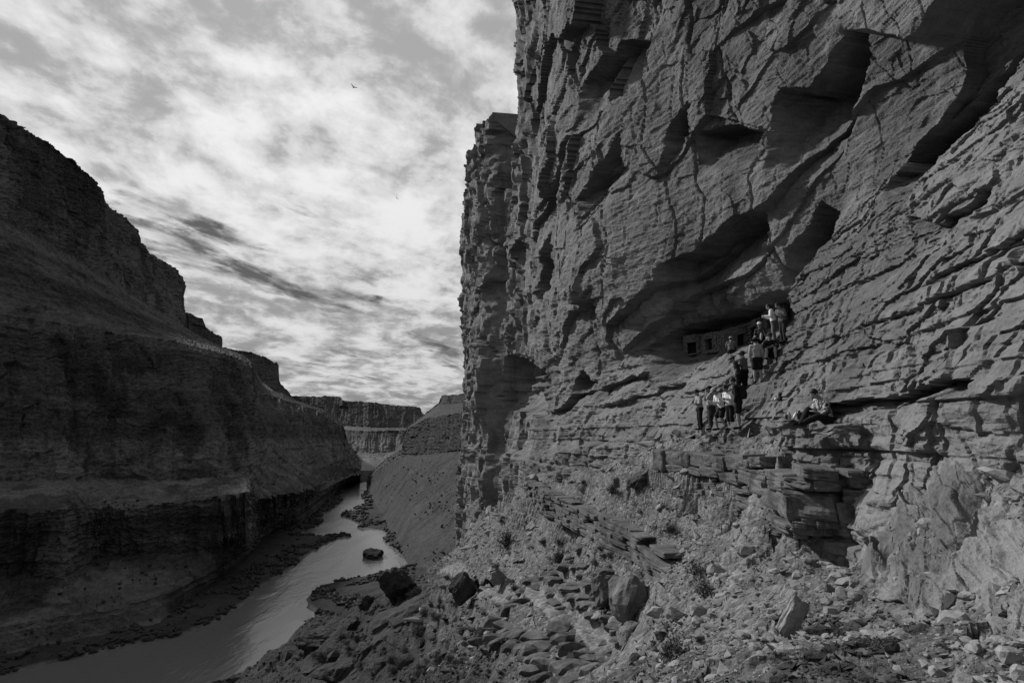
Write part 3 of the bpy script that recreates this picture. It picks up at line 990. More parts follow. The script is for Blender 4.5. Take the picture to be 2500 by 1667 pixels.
MAT_PATH = rock_mat('path_dirt', 0.16, 0.5, 0.2, (1, 1, 1), 0.04, cobble=0.35)
PATH_PX = [(1085, 1372), (1105, 1384), (1130, 1400), (1165, 1420), (1205, 1436), (1250, 1440), (1290, 1452), (1330, 1474), (1370, 1500), (1410, 1524), (1450, 1548), (1490, 1572), (1525, 1598), (1550, 1625)]
PATH_Y = [62, 52, 45, 40, 35.5, 32, 29.6, 27.2, 25.2, 23.8, 22.5, 21.3, 20.2, 19.2]


def build_path():
    c = np.array([at(p[0], p[1], y) for p, y in zip(PATH_PX, PATH_Y)])
    k = np.linspace(0, len(c) - 1, 160)
    X, Y = np.interp(k, range(len(c)), c[:, 0]), np.interp(k, range(len(c)), c[:, 1])
    for _ in range(8):
        X[1:-1] = (X[:-2] + X[1:-1] + X[2:]) / 3
        Y[1:-1] = (Y[:-2] + Y[1:-1] + Y[2:]) / 3
    tx, ty = np.gradient(X), np.gradient(Y)
    L = np.hypot(tx, ty)
    nx, ny = -ty / L, tx / L
    off = np.linspace(-1, 1, 13)
    zc = ground(X, Y)
    for _ in range(12):
        zc[1:-1] = (zc[:-2] + zc[1:-1] + zc[2:]) / 3
    wd = 0.55 + 0.18 * fbm(k / 6, k * 0 + 1.5, 3, 0.5, 191)
    PX = X[:, None] + nx[:, None] * off[None] * wd[:, None]
    PY = Y[:, None] + ny[:, None] * off[None] * wd[:, None]
    G = ground(PX, PY)
    Z = 0.75 * G + 0.25 * zc[:, None] + 0.15 - 0.22 * np.abs(off[None]) ** 4
    Z = Z + 0.02 * fbm(PX / 0.4, PY / 0.4, 3, 0.5, 195)
    o = grid_mesh('path', np.stack([PX, PY, Z], -1), MAT_PATH)
    tag(o, kind='structure')
    return o


path = build_path()

# ------------------------------------------------------------------ ledges, blocks, boulders, scree
RNG = np.random.RandomState(5)
MAT_BLOCK = rock_mat('ledge_rock', 0.105, 0.5, 0.45, (1, 1, 1.25), 0.05, stain=0.45, stain_size=1.3)
MAT_STONE = rock_mat('scree_stone', 0.175, 0.35, 0.25, (1, 1, 1.6), 0.02, stain=0.25, stain_size=0.8, island=0.42)
MAT_DARKROCK = rock_mat('dark_boulder', 0.042, 0.6, 0.8, (1, 1, 1.5), 0.12)  # darker rock value for boulders and stones of the lower slope


def poly_rock(seed, sub=3, planes=14, noise=0.05, flat=(1, 1, 1), boxy=0.0):
    """one angular stone as a numpy mesh (unit size)"""
    r = np.random.RandomState(seed)
    bm = bmesh.new()
    bmesh.ops.create_icosphere(bm, subdivisions=sub, radius=1.0)
    V = np.array([v.co[:] for v in bm.verts])
    T = np.array([[v.index for v in f.verts] for f in bm.faces])
    bm.free()
    n = r.normal(size=(planes, 3))
    n /= np.linalg.norm(n, axis=1, keepdims=True)
    d = 0.74 + 0.26 * r.rand(planes)
    if boxy:
        bx = np.array([[1, 0, 0], [-1, 0, 0], [0, 1, 0], [0, -1, 0], [0, 0, 1], [0, 0, -1]], float) + r.normal(size=(6, 3)) * 0.09
        bx /= np.linalg.norm(bx, axis=1, keepdims=True)
        n = np.concatenate([bx, n])
        d = np.concatenate([np.full(6, boxy) + r.rand(6) * 0.05, d + 0.22])
    dots = V @ n.T
    with np.errstate(divide='ignore'):
        rad = np.where(dots > 0.05, d / np.maximum(dots, 0.05), 9).min(axis=1)
    V = V * rad[:, None]
    nz = fbm(V[:, 0] * 2.1 + V[:, 2] * 0.7, V[:, 1] * 2.1 + V[:, 2] * 1.3, 4, 0.55, seed % 97)
    V = V * (1 + noise * nz)[:, None]
    return V * np.array(flat), T


def rock_data(name, seed, mat, **k):
    V, T = poly_rock(seed, **k)
    return tri_mesh(name, V, T, mat, link=False)


def block_data(name, seed, mat, n=7):
    """a roughly rectangular quarry-like block, spans -0.5..0.5, chipped edges"""
    r = np.random.RandomState(seed)
    bm = bmesh.new()
    bmesh.ops.create_cube(bm, size=1.0)
    bmesh.ops.subdivide_edges(bm, edges=bm.edges[:], cuts=n, use_grid_fill=True)
    V = np.array([v.co[:] for v in bm.verts])
    T = [[v.index for v in f.verts] for f in bm.faces]
    bm.free()
    p = 16.0
    k = (np.abs(V * 2) ** p).sum(axis=1) ** (1 / p)
    V = V / k[:, None]
    V[:, 0] += 0.10 * (r.rand() - 0.5) * V[:, 2] * 2 + 0.08 * (r.rand() - 0.5) * V[:, 1]
    V[:, 2] += 0.10 * (r.rand() - 0.5) * V[:, 0] * 2
    nz = fbm(V[:, 0] * 3 + V[:, 1] * 1.7, V[:, 2] * 4 + V[:, 1] * 2.3, 4, 0.55, seed)
    f, e = facets(V[:, 0] * 2.3 + V[:, 1] * 1.3 + seed, V[:, 2] * 3.1 + V[:, 1], seed, 1.0)
    V = V * (1 + 0.035 * nz + 0.022 * f)[:, None]
    return tri_mesh(name, V, np.array(T), mat, link=False)


BLOCKS = [block_data('rock_block', 100 + i, MAT_BLOCK) for i in range(7)]
SLABS = [rock_data('rock_slab', 200 + i, MAT_BLOCK, sub=2, planes=12, noise=0.06, boxy=0.72) for i in range(7)]

LEDGE_Y = ([1480, 1570, 1620, 1700, 1800, 1900, 1930, 2000, 2100, 2200, 2260], [30.6, 27.4, 25.6, 22.8, 18.9, 15.2, 13.7, 13.4, 13.2, 12.7, 12.4])


def span_block(parent, x0, y0, x1, y1, depth, push=0.0, name='rock_block', data=None, lift=0.0):
    """a block whose outer face fills the photo rectangle, standing on the ledge line"""
    Ya, Yb = np.interp(x0, *LEDGE_Y) + push, np.interp(x1, *LEDGE_Y) + push
    A, B = at(x0, y1, Ya), at(x1, y1, Yb)
    At, Bt = at(x0, y0, Ya), at(x1, y0, Yb)
    t = B - A
    L = math.hypot(t[0], t[1])
    yaw = math.atan2(t[1], t[0])
    zl, zh = (A[2] + B[2]) / 2, (At[2] + Bt[2]) / 2
    nrm = np.array([-math.sin(yaw), math.cos(yaw)])
    c = (A[:2] + B[:2]) / 2 + nrm * depth / 2
    o = obj(name, data or BLOCKS[RNG.randint(len(BLOCKS))], parent, (c[0], c[1], (zl + zh) / 2 + lift), (RNG.normal() * 0.03, RNG.normal() * 0.03, yaw + RNG.normal() * 0.06), (L * 0.98, depth, (zh - zl) * 0.97))
    return o


def empty(name, loc=(0, 0, 0)):
    e = bpy.data.objects.new(name, None)
    e.empty_display_size = 0.2
    e.location = loc
    COL.objects.link(e)
    return e


ledge = tag(empty('rock_ledge'), 'broken ledge of big dark rock blocks below the shelf where people stand', 'rock ledge')
for r in [(1919, 1198, 2046, 1272), (1975, 1172, 2044, 1204), (2046, 1226, 2143, 1288), (2054, 1192, 2140, 1230), (2054, 1145, 2134, 1194),
          (2136, 1130, 2219, 1158), (2138, 1158, 2214, 1200), (2141, 1198, 2200, 1252), (1909, 1168, 1975, 1199), (1958, 1142, 2050, 1174)]:
    span_block(ledge, *r, 2.2 + 0.4 * RNG.rand(), RNG.rand() * 0.25)
for i in range(24):           # thin dark courses set back under the big blocks
    x0 = 1925 + 90 * RNG.rand()
    y0 = 1266 + 62 * RNG.rand()
    span_block(ledge, x0, y0, x0 + 22 + 44 * RNG.rand(), y0 + 9 + 12 * RNG.rand(), 1.0, 0.35 + (y0 - 1266) / 62 * 0.9 + RNG.rand() * 0.2)
for r in [(1850, 1145, 1869, 1174), (1869, 1148, 1910, 1174), (1858, 1196, 1900, 1242), (1868, 1174, 1908, 1200), (1896, 1200, 1922, 1262),
          (1593, 1096, 1619, 1150), (1618, 1101, 1654, 1134), (1654, 1101, 1678, 1139), (1684, 1103, 1720, 1140), (1716, 1108, 1738, 1140), (1736, 1112, 1764, 1152),
          (1770, 1107, 1811, 1147), (1812, 1118, 1826, 1150), (1822, 1114, 1857, 1143), (1832, 1146, 1866, 1173), (1626, 1134, 1670, 1152), (1668, 1140, 1710, 1160),
          (1708, 1140, 1745, 1165), (1745, 1150, 1800, 1176), (1800, 1147, 1834, 1180), (1826, 1172, 1862, 1210)]:
    span_block(ledge, *r, 1.1 + 0.6 * RNG.rand(), RNG.rand() * 0.3)
for i in range(46):           # thinner broken courses below the blocks
    x0 = 1600 + 300 * RNG.rand()
    top = np.interp(x0, [1600, 1700, 1800, 1900], [1150, 1165, 1185, 1230])
    y0 = top + RNG.rand() * np.interp(x0, [1600, 1900], [40, 90])
    wd = 14 + 34 * RNG.rand()
    span_block(ledge, x0, y0, x0 + wd, y0 + 8 + 12 * RNG.rand(), 1.2, 0.25 + RNG.rand() * 0.5, 'rock_slab', BLOCKS[RNG.randint(7)])


def course(parent, line, n, thick, depth, rows, step=(0.0, 0.0), drape=False):
    """courses of thin bedded slabs along a traced line"""
    a = np.array(line, float)
    pts = at(a[:, 0], a[:, 1], a[:, 2]).T
    seg = np.concatenate([[0], np.cumsum(np.linalg.norm(np.diff(pts, axis=0), axis=1))])
    tot = seg[-1]
    for k in range(rows):
        u = -RNG.rand() * tot / n
        while u < tot:
            L = tot / n * (0.5 + RNG.rand())
            m = min(max(u + L / 2, 0), tot)
            c = np.array([np.interp(m, seg, pts[:, j]) for j in range(3)])
            c2 = np.array([np.interp(min(m + 0.2, tot), seg, pts[:, j]) for j in range(3)])
            c1 = np.array([np.interp(max(m - 0.2, 0), seg, pts[:, j]) for j in range(3)])
            yaw = math.atan2(c2[1] - c1[1], c2[0] - c1[0])
            nr = np.array([-math.sin(yaw), math.cos(yaw)])
            if nr[0] > 0:
                nr = -nr                        # outward = towards the canyon
            h = thick * (0.7 + 0.6 * RNG.rand())
            out = (step[0] * k) + (RNG.rand() - 0.5) * depth * 0.28
            tilt = math.atan2(c2[2] - c1[2], math.hypot(*(c2 - c1)[:2]))
            zz = c[2] - k * thick * 1.05
            if drape:
                zz = float(ground(np.array([c[0] + nr[0] * out]), np.array([c[1] + nr[1] * out]))[0]) - thick * 0.12
                yaw += RNG.normal() * 0.45
                L *= 0.5 + 0.9 * RNG.rand() ** 2
            if RNG.rand() < (0.5 if drape else 0.9):
                obj('rock_slab', (SLABS if drape else BLOCKS)[RNG.randint(7)], parent, (c[0] + nr[0] * out, c[1] + nr[1] * out, zz),
                    (RNG.normal() * 0.04, -tilt + RNG.normal() * 0.025, yaw + RNG.normal() * 0.07), (L * (0.7 if drape else 1.15), depth * (0.5 + 0.6 * RNG.rand() if drape else 0.8 + 0.4 * RNG.rand()), h * 1.05))
            u += tot / n * (0.5 + RNG.rand()) if drape else L


strata = tag(empty('strata_ledge'), 'thin stacked rock layers slanting down the slope below the light bench', 'rock ledge')
course(strata, [(1290, 1168, 52), (1350, 1205, 37.5), (1450, 1245, 30.5), (1550, 1292, 25.2), (1640, 1350, 20.8)], 26, 0.17, 0.8, 8, (0.02, 0))
strata2 = tag(empty('strata_ledge'), 'low layered rock band beside the upper edge of the dirt path', 'rock ledge')
course(strata2, [(1330, 1320, 32.5), (1410, 1352, 29.5), (1500, 1400, 25), (1570, 1450, 21)], 22, 0.16, 0.6, 6, (0.38, 0), True)
strata3 = tag(empty('strata_ledge'), 'rounded layered rock rim along the outer edge of the dirt path', 'rock ledge')
course(strata3, [(1235, 1460, 30), (1300, 1505, 26.2), (1380, 1565, 22.8), (1450, 1625, 19.8), (1500, 1665, 18)], 18, 0.30, 0.9, 4, (0.55, 0), True)

def outcrop_field(ar, z, sg, P):
    u, v = ar, z
    wv = fbm(u / 2, v / 2, 3, 0.5, 141)
    d = 0.24 * fbm(u / 2.2, v / 1.6, 5, 0.55, 143)
    f1, e1 = facets(u / 2.6 + 0.25 * wv, v / 1.7 + 0.25 * wv, 151, 1.4)
    f2, e2 = facets(u / 0.55 + 0.3 * wv, v / 0.4, 161, 1.2)
    d = d + 0.05 * f1 + 0.022 * f2 - 0.14 * np.exp(-(e1 / 0.03) ** 2) * sstep(-0.4, 0.2, wv) - 0.025 * np.exp(-(e2 / 0.05) ** 2)
    d = d + 0.03 * fbm(u / 0.35, v / 0.22, 5, 0.6, 165)
    return d * sstep(0.3, 4.2, ar)


MAT_OUT = rock_mat('outcrop_rock', 0.18, 0.36, 0.5, (1, 1, 1.8), 0.06, stain=0.4, stain_size=2.0)
out_lines = [
    [(2080, 1470, 14.5), (2112, 1430, 10.4), (2200, 1500, 8.6), (2300, 1572, 7.2), (2420, 1655, 6.0), (2560, 1740, 5.2), (2900, 1920, 4.3)],
    [(2085, 1400, 14.5), (2108, 1395, 10.3), (2200, 1470, 8.5), (2300, 1535, 7.1), (2420, 1615, 5.9), (2560, 1690, 5.1), (2900, 1850, 4.2)],
    [(2095, 1330, 14.5), (2122, 1330, 10.6), (2212, 1395, 9.0), (2320, 1440, 7.6), (2430, 1500, 6.4), (2560, 1560, 5.6), (2900, 1650, 4.5)],
    [(2120, 1275, 14.5), (2148, 1275, 11.0), (2235, 1290, 9.6), (2335, 1318, 8.2), (2440, 1360, 7.0), (2560, 1400, 6.1), (2900, 1400, 4.9)],
    [(2150, 1190, 14.5), (2180, 1188, 11.4), (2262, 1190, 10.3), (2352, 1200, 9.0), (2440, 1218, 7.9), (2560, 1220, 6.9), (2900, 1180, 5.5)],
    [(2185, 1104, 14.6), (2218, 1100, 11.9), (2290, 1098, 11.1), (2370, 1100, 10.0), (2460, 1092, 9.0), (2560, 1085, 7.9), (2900, 1060, 6.2)],
    [(2185, 1100, 16), (2218, 1090, 14), (2400, 1082, 13), (2560, 1075, 11), (2900, 1055, 9)],
]
outcrop = loft('rock_outcrop', out_lines, np.concatenate([px_cols(2080, 2112, 30), px_cols(2114, 2560, 260), px_cols(2570, 2900, 40)]), [12, 40, 55, 60, 50, 12], MAT_OUT, outcrop_field)
del outcrop['kind']
tag(outcrop, 'massive pale rock outcrop with deep cracks at the right edge', 'rock outcrop')

# --- single boulders one can point at
def boulder(px, py, Y, w, h, label, seed, mat=None, depth=1.0, yaw=None, tilt=0.0, name='boulder', flat=1.0, sink=0.25, boxy=0.0, sub=4, group=None, planes=17, noise=0.16):
    """boulder centred on photo point; w, h in photo pixels"""
    c = at(px, py, Y)
    sx, sz = w / F_PX * Y / 2, h / F_PX * Y / 2
    me = rock_data(name, seed, mat or MAT_STONE, sub=sub, planes=planes, noise=noise, boxy=boxy)
    r = np.random.RandomState(seed)
    o = obj(name, me, None, c, (r.normal() * 0.1, tilt, yaw if yaw is not None else r.rand() * 6.28), (sx * 1.1, sx * 1.1 * depth, sz * 1.1))
    if yaw is None:
        o.rotation_euler.z = r.choice([0, 3.14]) + r.normal() * 0.15
    tag(o, label, 'boulder', group)
    return o


boulder(1535, 1468, 21.5, 96, 125, 'big rounded grey boulder standing beside the dirt path', 301, MAT_OUT, 0.9, planes=40, noise=0.09)
boulder(1548, 1565, 20.3, 70, 80, 'pale undercut rock directly below the big rounded path boulder', 302, MAT_OUT, 0.9, planes=30, noise=0.1)
boulder(1478, 1440, 23.5, 60, 70, 'dark rock tucked behind the big rounded path boulder', 303, MAT_BLOCK, 0.9)
boulder(1934, 1508, 9.4, 46, 100, 'long pale slab of rock lying tilted on the scree', 304, MAT_STONE, 0.55, 0.2, 0.5, boxy=0.75)
boulder(1938, 1605, 7.6, 95, 42, 'flat grey slab lying on the scree near the bottom edge', 305, MAT_STONE, 0.8, boxy=0.75)
boulder(1560, 1170, 27.4, 56, 26, 'dark split slab leaning at the foot of the wall', 306, MAT_BLOCK, 0.8, 0.5, -0.5, boxy=0.75)
boulder(1505, 1178, 28.6, 14, 26, 'small dark upright stone at the foot of the wall', 307, MAT_BLOCK, 0.8, boxy=0.75)
boulder(1300, 1285, 44, 34, 14, 'pale flat slab lying on the bushy slope', 308, MAT_STONE, 0.8, 0.6, -0.6, boxy=0.75)
boulder(1002, 1512, 52, 150, 78, 'huge dark pointed boulder on the shaded lower slope', 309, MAT_DARKROCK, 0.9, 0.3, -0.45)
boulder(966, 1420, 62, 62, 60, 'large dark rounded boulder above the river bend', 310, MAT_DARKROCK, 0.9)
boulder(1132, 1432, 39, 62, 50, 'black boulder just below the two people on the path', 311, MAT_DARKROCK, 0.9)
boulder(890, 1468, 66, 30, 28, 'small black boulder left of the huge dark boulder', 312, MAT_DARKROCK, 0.9)
boulder(862, 1522, 60, 28, 26, 'black boulder halfway down the shaded slope edge', 313, MAT_DARKROCK, 0.9)
boulder(752, 1566, 66, 48, 32, 'dark boulder on the slope edge against the river', 314, MAT_DARKROCK, 0.9)
boulder(895, 1600, 50, 60, 50, 'dark boulder low on the shaded slope', 315, MAT_DARKROCK, 0.9)
boulder(840, 1640, 50, 90, 50, 'broad dark boulder at the bottom edge of the picture', 316, MAT_DARKROCK, 0.9)
boulder(1210, 1412, 34.6, 40, 22, 'light rock beside the person in the pale hat', 317, MAT_OUT, 0.9)
boulder(1108, 1525, 40, 22, 40, 'slim pale stone standing on the shaded slope', 318, MAT_OUT, 0.8, 0.2, 0.3)
boulder(2045, 1046, 13.6, 90, 22, 'flat slab in front of the seated man', 319, MAT_OUT, 0.9, 0.15, -0.12, boxy=0.75)
boulder(1985, 1040, 14.2, 18, 15, 'small pale stone at the seated man\'s feet', 320, MAT_STONE)
boulder(1925, 1035, 15.4, 86, 22, 'flat rock bench carrying the row of bottles', 321, MAT_OUT, 0.9, boxy=0.78)
boulder(2128, 1322, 11.0, 26, 26, 'smooth small rock at the mouth of the dark hollow', 322, MAT_OUT)

# --- scree: countless angular stones; the largest are objects of their own
STONES = [poly_rock(400 + i, sub=0, planes=9, noise=0.05, flat=(1, 0.8, 0.5 + 0.12 * (i % 4)), boxy=0.75 if i % 2 else 0.0) for i in range(10)]
STONE_ME = [rock_data('stone', 430 + i, MAT_STONE, sub=2, planes=14, noise=0.05, flat=(1, 0.8, 0.45 + 0.12 * (i % 4)), boxy=0.75 if i % 2 else 0.0) for i in range(10)]
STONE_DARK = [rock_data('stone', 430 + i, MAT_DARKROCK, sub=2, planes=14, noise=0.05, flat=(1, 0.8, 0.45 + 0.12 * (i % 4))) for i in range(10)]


def scatter_stones():
    n = 90000
    az = -0.50 + 1.28 * RNG.rand(n)
    r = np.exp(math.log(4.0) + RNG.rand(n) * math.log(90 / 4.0))
    x, y = np.sin(az) * r, np.cos(az) * r
    z = ground(x, y)
    px, py = proj(x, y, z)
    s, w = xy_to_sw(x, y)
    inside = (py > 1045) & (py < 1720) & (px < 2560)
    wall = w < plan_w(s) - np.interp(s, RAMP_S, RAMP_D) + 0.4
    path = np.abs(py - np.interp(px, [1120, 1190, 1280, 1350, 1450, 1540], [1390, 1430, 1447, 1482, 1545, 1600])) < 16
    path &= px < 1545
    keep = inside & wall & ~path
    # photo size in px, long tailed; bigger near the camera
    sz = 4.0 + 5.0 * RNG.pareto(2.8, n)
    sz = np.minimum(sz, 40) * np.where(r < 12, 1.15, 0.9)
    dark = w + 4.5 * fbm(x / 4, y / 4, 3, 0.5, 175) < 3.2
    dens = np.where(px > 1600, 0.75, 0.30) * np.where(px < 1150, 0.9, 1.0)
    clump = fbm(x / np.maximum(r * 0.12, 0.3), y / np.maximum(r * 0.12, 0.3), 3, 0.5, 171)
    keep &= RNG.rand(n) < dens * np.clip(0.75 + 0.7 * clump, 0.1, 1.3)
    idx = np.where(keep)[0]
    size = sz / F_PX * r / 2
    order = idx[np.argsort(-sz[idx])]
    single, rest = order[:300], order[300:]
    for k, i in enumerate(single):
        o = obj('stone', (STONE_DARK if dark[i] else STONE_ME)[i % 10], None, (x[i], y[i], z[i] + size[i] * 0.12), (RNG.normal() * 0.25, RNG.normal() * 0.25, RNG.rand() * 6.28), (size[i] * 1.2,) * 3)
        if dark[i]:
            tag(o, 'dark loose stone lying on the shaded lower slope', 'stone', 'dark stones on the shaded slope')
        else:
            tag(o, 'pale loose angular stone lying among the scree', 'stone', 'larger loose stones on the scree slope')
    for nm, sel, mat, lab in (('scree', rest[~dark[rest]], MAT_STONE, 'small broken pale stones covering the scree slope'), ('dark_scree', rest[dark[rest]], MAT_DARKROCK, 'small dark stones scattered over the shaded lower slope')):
        m = len(sel)
        Vv = np.stack([STONES[i % 10][0] for i in sel])
        Tt = np.stack([STONES[i % 10][1] for i in sel]) + (np.arange(m) * Vv.shape[1])[:, None, None]
        a, tl = RNG.rand(m) * 6.28, RNG.normal(size=m) * 0.35
        c, sn, ct, st = np.cos(a)[:, None], np.sin(a)[:, None], np.cos(tl)[:, None], np.sin(tl)[:, None]
        X = Vv[..., 0] * c - Vv[..., 1] * sn
        Yv = Vv[..., 0] * sn + Vv[..., 1] * c
        Z = Vv[..., 2]
        X, Z = X * ct - Z * st, X * st + Z * ct
        V3 = np.stack([X, Yv, Z], -1) * size[sel][:, None, None] * 1.15
        V3 += np.stack([x[sel], y[sel], z[sel] + size[sel] * 0.1], -1)[:, None]
        o = tri_mesh(nm, V3.reshape(-1, 3), Tt.reshape(-1, 3), mat)
        tag(o, lab, 'scree', kind='stuff')
    print('stones', len(idx))


scatter_stones()

# ------------------------------------------------------------------ shrubs and river-bank scrub
MAT_STEM = simple_mat('dry_stem', 0.09, 0.9, 0.3, 30)
MAT_LEAF = simple_mat('shrub_leaf', 0.075, 0.8, 0.45, 40)
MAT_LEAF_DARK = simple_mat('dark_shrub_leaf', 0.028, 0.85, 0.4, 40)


def shrub_data(seed, mat, nstem=46, nleaf=520, leaf=0.055, spread=1.0):
    r = np.random.RandomState(seed)
    V, T = [], []

    def tube(a, b, ra, rb):
        d = b - a
        d = d / (np.linalg.norm(d) + 1e-9)
        u = np.cross(d, [0.3, 0.2, 0.9])
        u /= np.linalg.norm(u) + 1e-9
        v = np.cross(d, u)
        k = sum(len(x) for x in V)
        ring = [(a + ra * (math.cos(q) * u + math.sin(q) * v)) for q in (0, 2.09, 4.19)] + [(b + rb * (math.cos(q) * u + math.sin(q) * v)) for q in (0, 2.09, 4.19)]
        V.append(np.array(ring))
        for i in range(3):
            j = (i + 1) % 3
            T.append([k + i, k + j, k + 3 + j])
            T.append([k + i, k + 3 + j, k + 3 + i])
    tips = []
    for i in range(nstem):
        az = r.rand() * 6.28
        el = 0.35 + 1.15 * r.rand()
        L = 0.55 + 0.45 * r.rand()
        d = np.array([math.cos(az) * math.cos(el) * spread, math.sin(az) * math.cos(el) * spread, math.sin(el)])
        a = np.array([r.normal() * 0.06, r.normal() * 0.06, -0.08])
        m = a + d * L * 0.55 + r.normal(size=3) * 0.06
        b = a + d * L + r.normal(size=3) * 0.12
        tube(a, m, 0.014, 0.010)
        tube(m, b, 0.010, 0.004)
        c = m + (b - m) * 0.4 + r.normal(size=3) * 0.18
        tube(m, c, 0.008, 0.004)
        tips += [(m, b), (m, c)]
    sv, stt = np.concatenate(V), np.array(T)
    LV, LT = [], []
    for i in range(nleaf):
        m, b = tips[r.randint(len(tips))]
        p = m + (b - m) * r.rand() * 1.1 + r.normal(size=3) * 0.06
        n = r.normal(size=3)
        u = np.cross(n, r.normal(size=3))
        u /= np.linalg.norm(u) + 1e-9
        v = np.cross(n, u)
        v /= np.linalg.norm(v) + 1e-9
        s = leaf * (0.5 + r.rand())
        k = len(LV) * 4
        LV.append([p - u * s, p + v * s * 0.45, p + u * s, p - v * s * 0.45])
        LT.append([k, k + 1, k + 2, k + 3])
    stem = tri_mesh('stems', sv, stt, MAT_STEM, link=False)
    lf = tri_mesh('leaves', np.array(LV).reshape(-1, 3), np.array(LT), mat, link=False)
    return stem, lf


SHRUB = [shrub_data(1, MAT_LEAF), shrub_data(2, MAT_LEAF, 60, 420), shrub_data(3, MAT_LEAF, 40, 640, 0.06)]
SHRUB_DARK = [shrub_data(5, MAT_LEAF_DARK, 70, 620, 0.05), shrub_data(6, MAT_LEAF_DARK, 80, 560, 0.055, 1.3), shrub_data(7, MAT_LEAF_DARK, 60, 760, 0.05)]


def snap(px, py, Y0, it=40):
    """the point where the view ray through a photo point meets the near ground"""
    rs = np.exp(np.linspace(math.log(3.5), math.log(140), 400))
    a, b, c = ray(px, py)
    k = rs / b
    g = ground(a * k, rs)
    hit = np.where(c * k < g)[0]
    if len(hit) == 0:
        return at(px, py, Y0)
    Y = rs[hit[0]]
    p = at(px, py, Y)
    return np.array([p[0], p[1], float(ground(np.array([p[0]]), np.array([p[1]]))[0])])


def shrub(px, py, wpx, label, dark=False, k=0, tall=0.9, group=None, p=None):
    p = snap(px, py, 25) if p is None else p
    s = wpx / F_PX * p[1] / 2
    st, lf = (SHRUB_DARK if dark else SHRUB)[k % 3]
    e = empty('shrub', p)
    e.scale = (s, s, s * tall)
    e.rotation_euler = (0, 0, (k * 1.7) % 6.28)
    obj('stems', st, e)
    obj('leaves', lf, e)
    tag(e, label, 'shrub', group)
    return e


shrub(1697, 1402, 80, 'leafy pale shrub on the scree, upper one of the pair above the boulder', False, 0)
shrub(1722, 1455, 104, 'bushy pale leafed shrub on the scree, lower one of the pair', False, 1)
shrub(1646, 1610, 130, 'wide leafy shrub at the bottom of the scree right of the path', False, 2)
shrub(2050, 1555, 62, 'small leafy plant among stones below the dark hollow', False, 1)
shrub(2150, 1585, 78, 'small twiggy plant among stones left of the cracked outcrop', False, 0)
shrub(1425, 1192, 34, 'dark round bush on the light bench under the wall', True, 0)
shrub(1592, 1192, 15, 'tiny round dark bush on the pale debris fan', True, 1)
shrub(1496, 1212, 46, 'long dark bush running up beside the upright stone', True, 2, 1.2)
shrub(1640, 1300, 64, 'dark tuft of grass at the low end of the stacked layers', True, 0, 0.7)
shrub(1566, 1262, 26, 'small dark bush on the debris above the stacked layers', True, 1)
shrub(1237, 1345, 66, 'tall twiggy bare bush on the slope above the path', True, 2, 1.3)
shrub(1368, 1372, 78, 'large dark bush just above the start of the pale path', True, 0)
shrub(1455, 1392, 38, 'dark bush between the large bush and the rounded boulder', True, 1)
shrub(1480, 1486, 40, 'black bush against the left side of the rounded boulder', True, 2)
shrub(1256, 1446, 40, 'dark bush on the outer side of the path near the seated people', True, 0)
shrub(1172, 1556, 50, 'dark bush on the shaded slope below the seated people', True, 1)
_r = np.random.RandomState(77)
_n = 0
while _n < 80:
    px, py = 640 + 860 * _r.rand(), 1130 + 530 * _r.rand()
    lim = np.interp(px, [640, 760, 900, 1000, 1100, 1150, 1250, 1400, 1500], [1660, 1560, 1500, 1430, 1380, 1300, 1240, 1215, 1260])
    if py < lim + 6 or (px > 1240 and py > 1400):
        continue
    if abs(py - np.interp(px, [1120, 1190, 1280, 1350, 1450, 1540], [1390, 1430, 1447, 1482, 1545, 1600])) < 22 and px > 1110:
        continue
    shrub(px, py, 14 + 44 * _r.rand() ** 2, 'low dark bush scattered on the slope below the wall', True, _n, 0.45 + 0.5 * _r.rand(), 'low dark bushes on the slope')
    _n += 1

_n = 0
while _n < 70:
    px, py = 640 + 560 * _r.rand(), 1400 + 265 * _r.rand()
    lim = np.interp(px, [640, 760, 900, 1000, 1100, 1200], [1660, 1560, 1500, 1430, 1400, 1450])
    if py < lim + 8:
        continue
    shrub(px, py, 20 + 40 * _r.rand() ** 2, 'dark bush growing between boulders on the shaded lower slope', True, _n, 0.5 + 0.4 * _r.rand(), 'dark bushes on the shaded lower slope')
    _n += 1


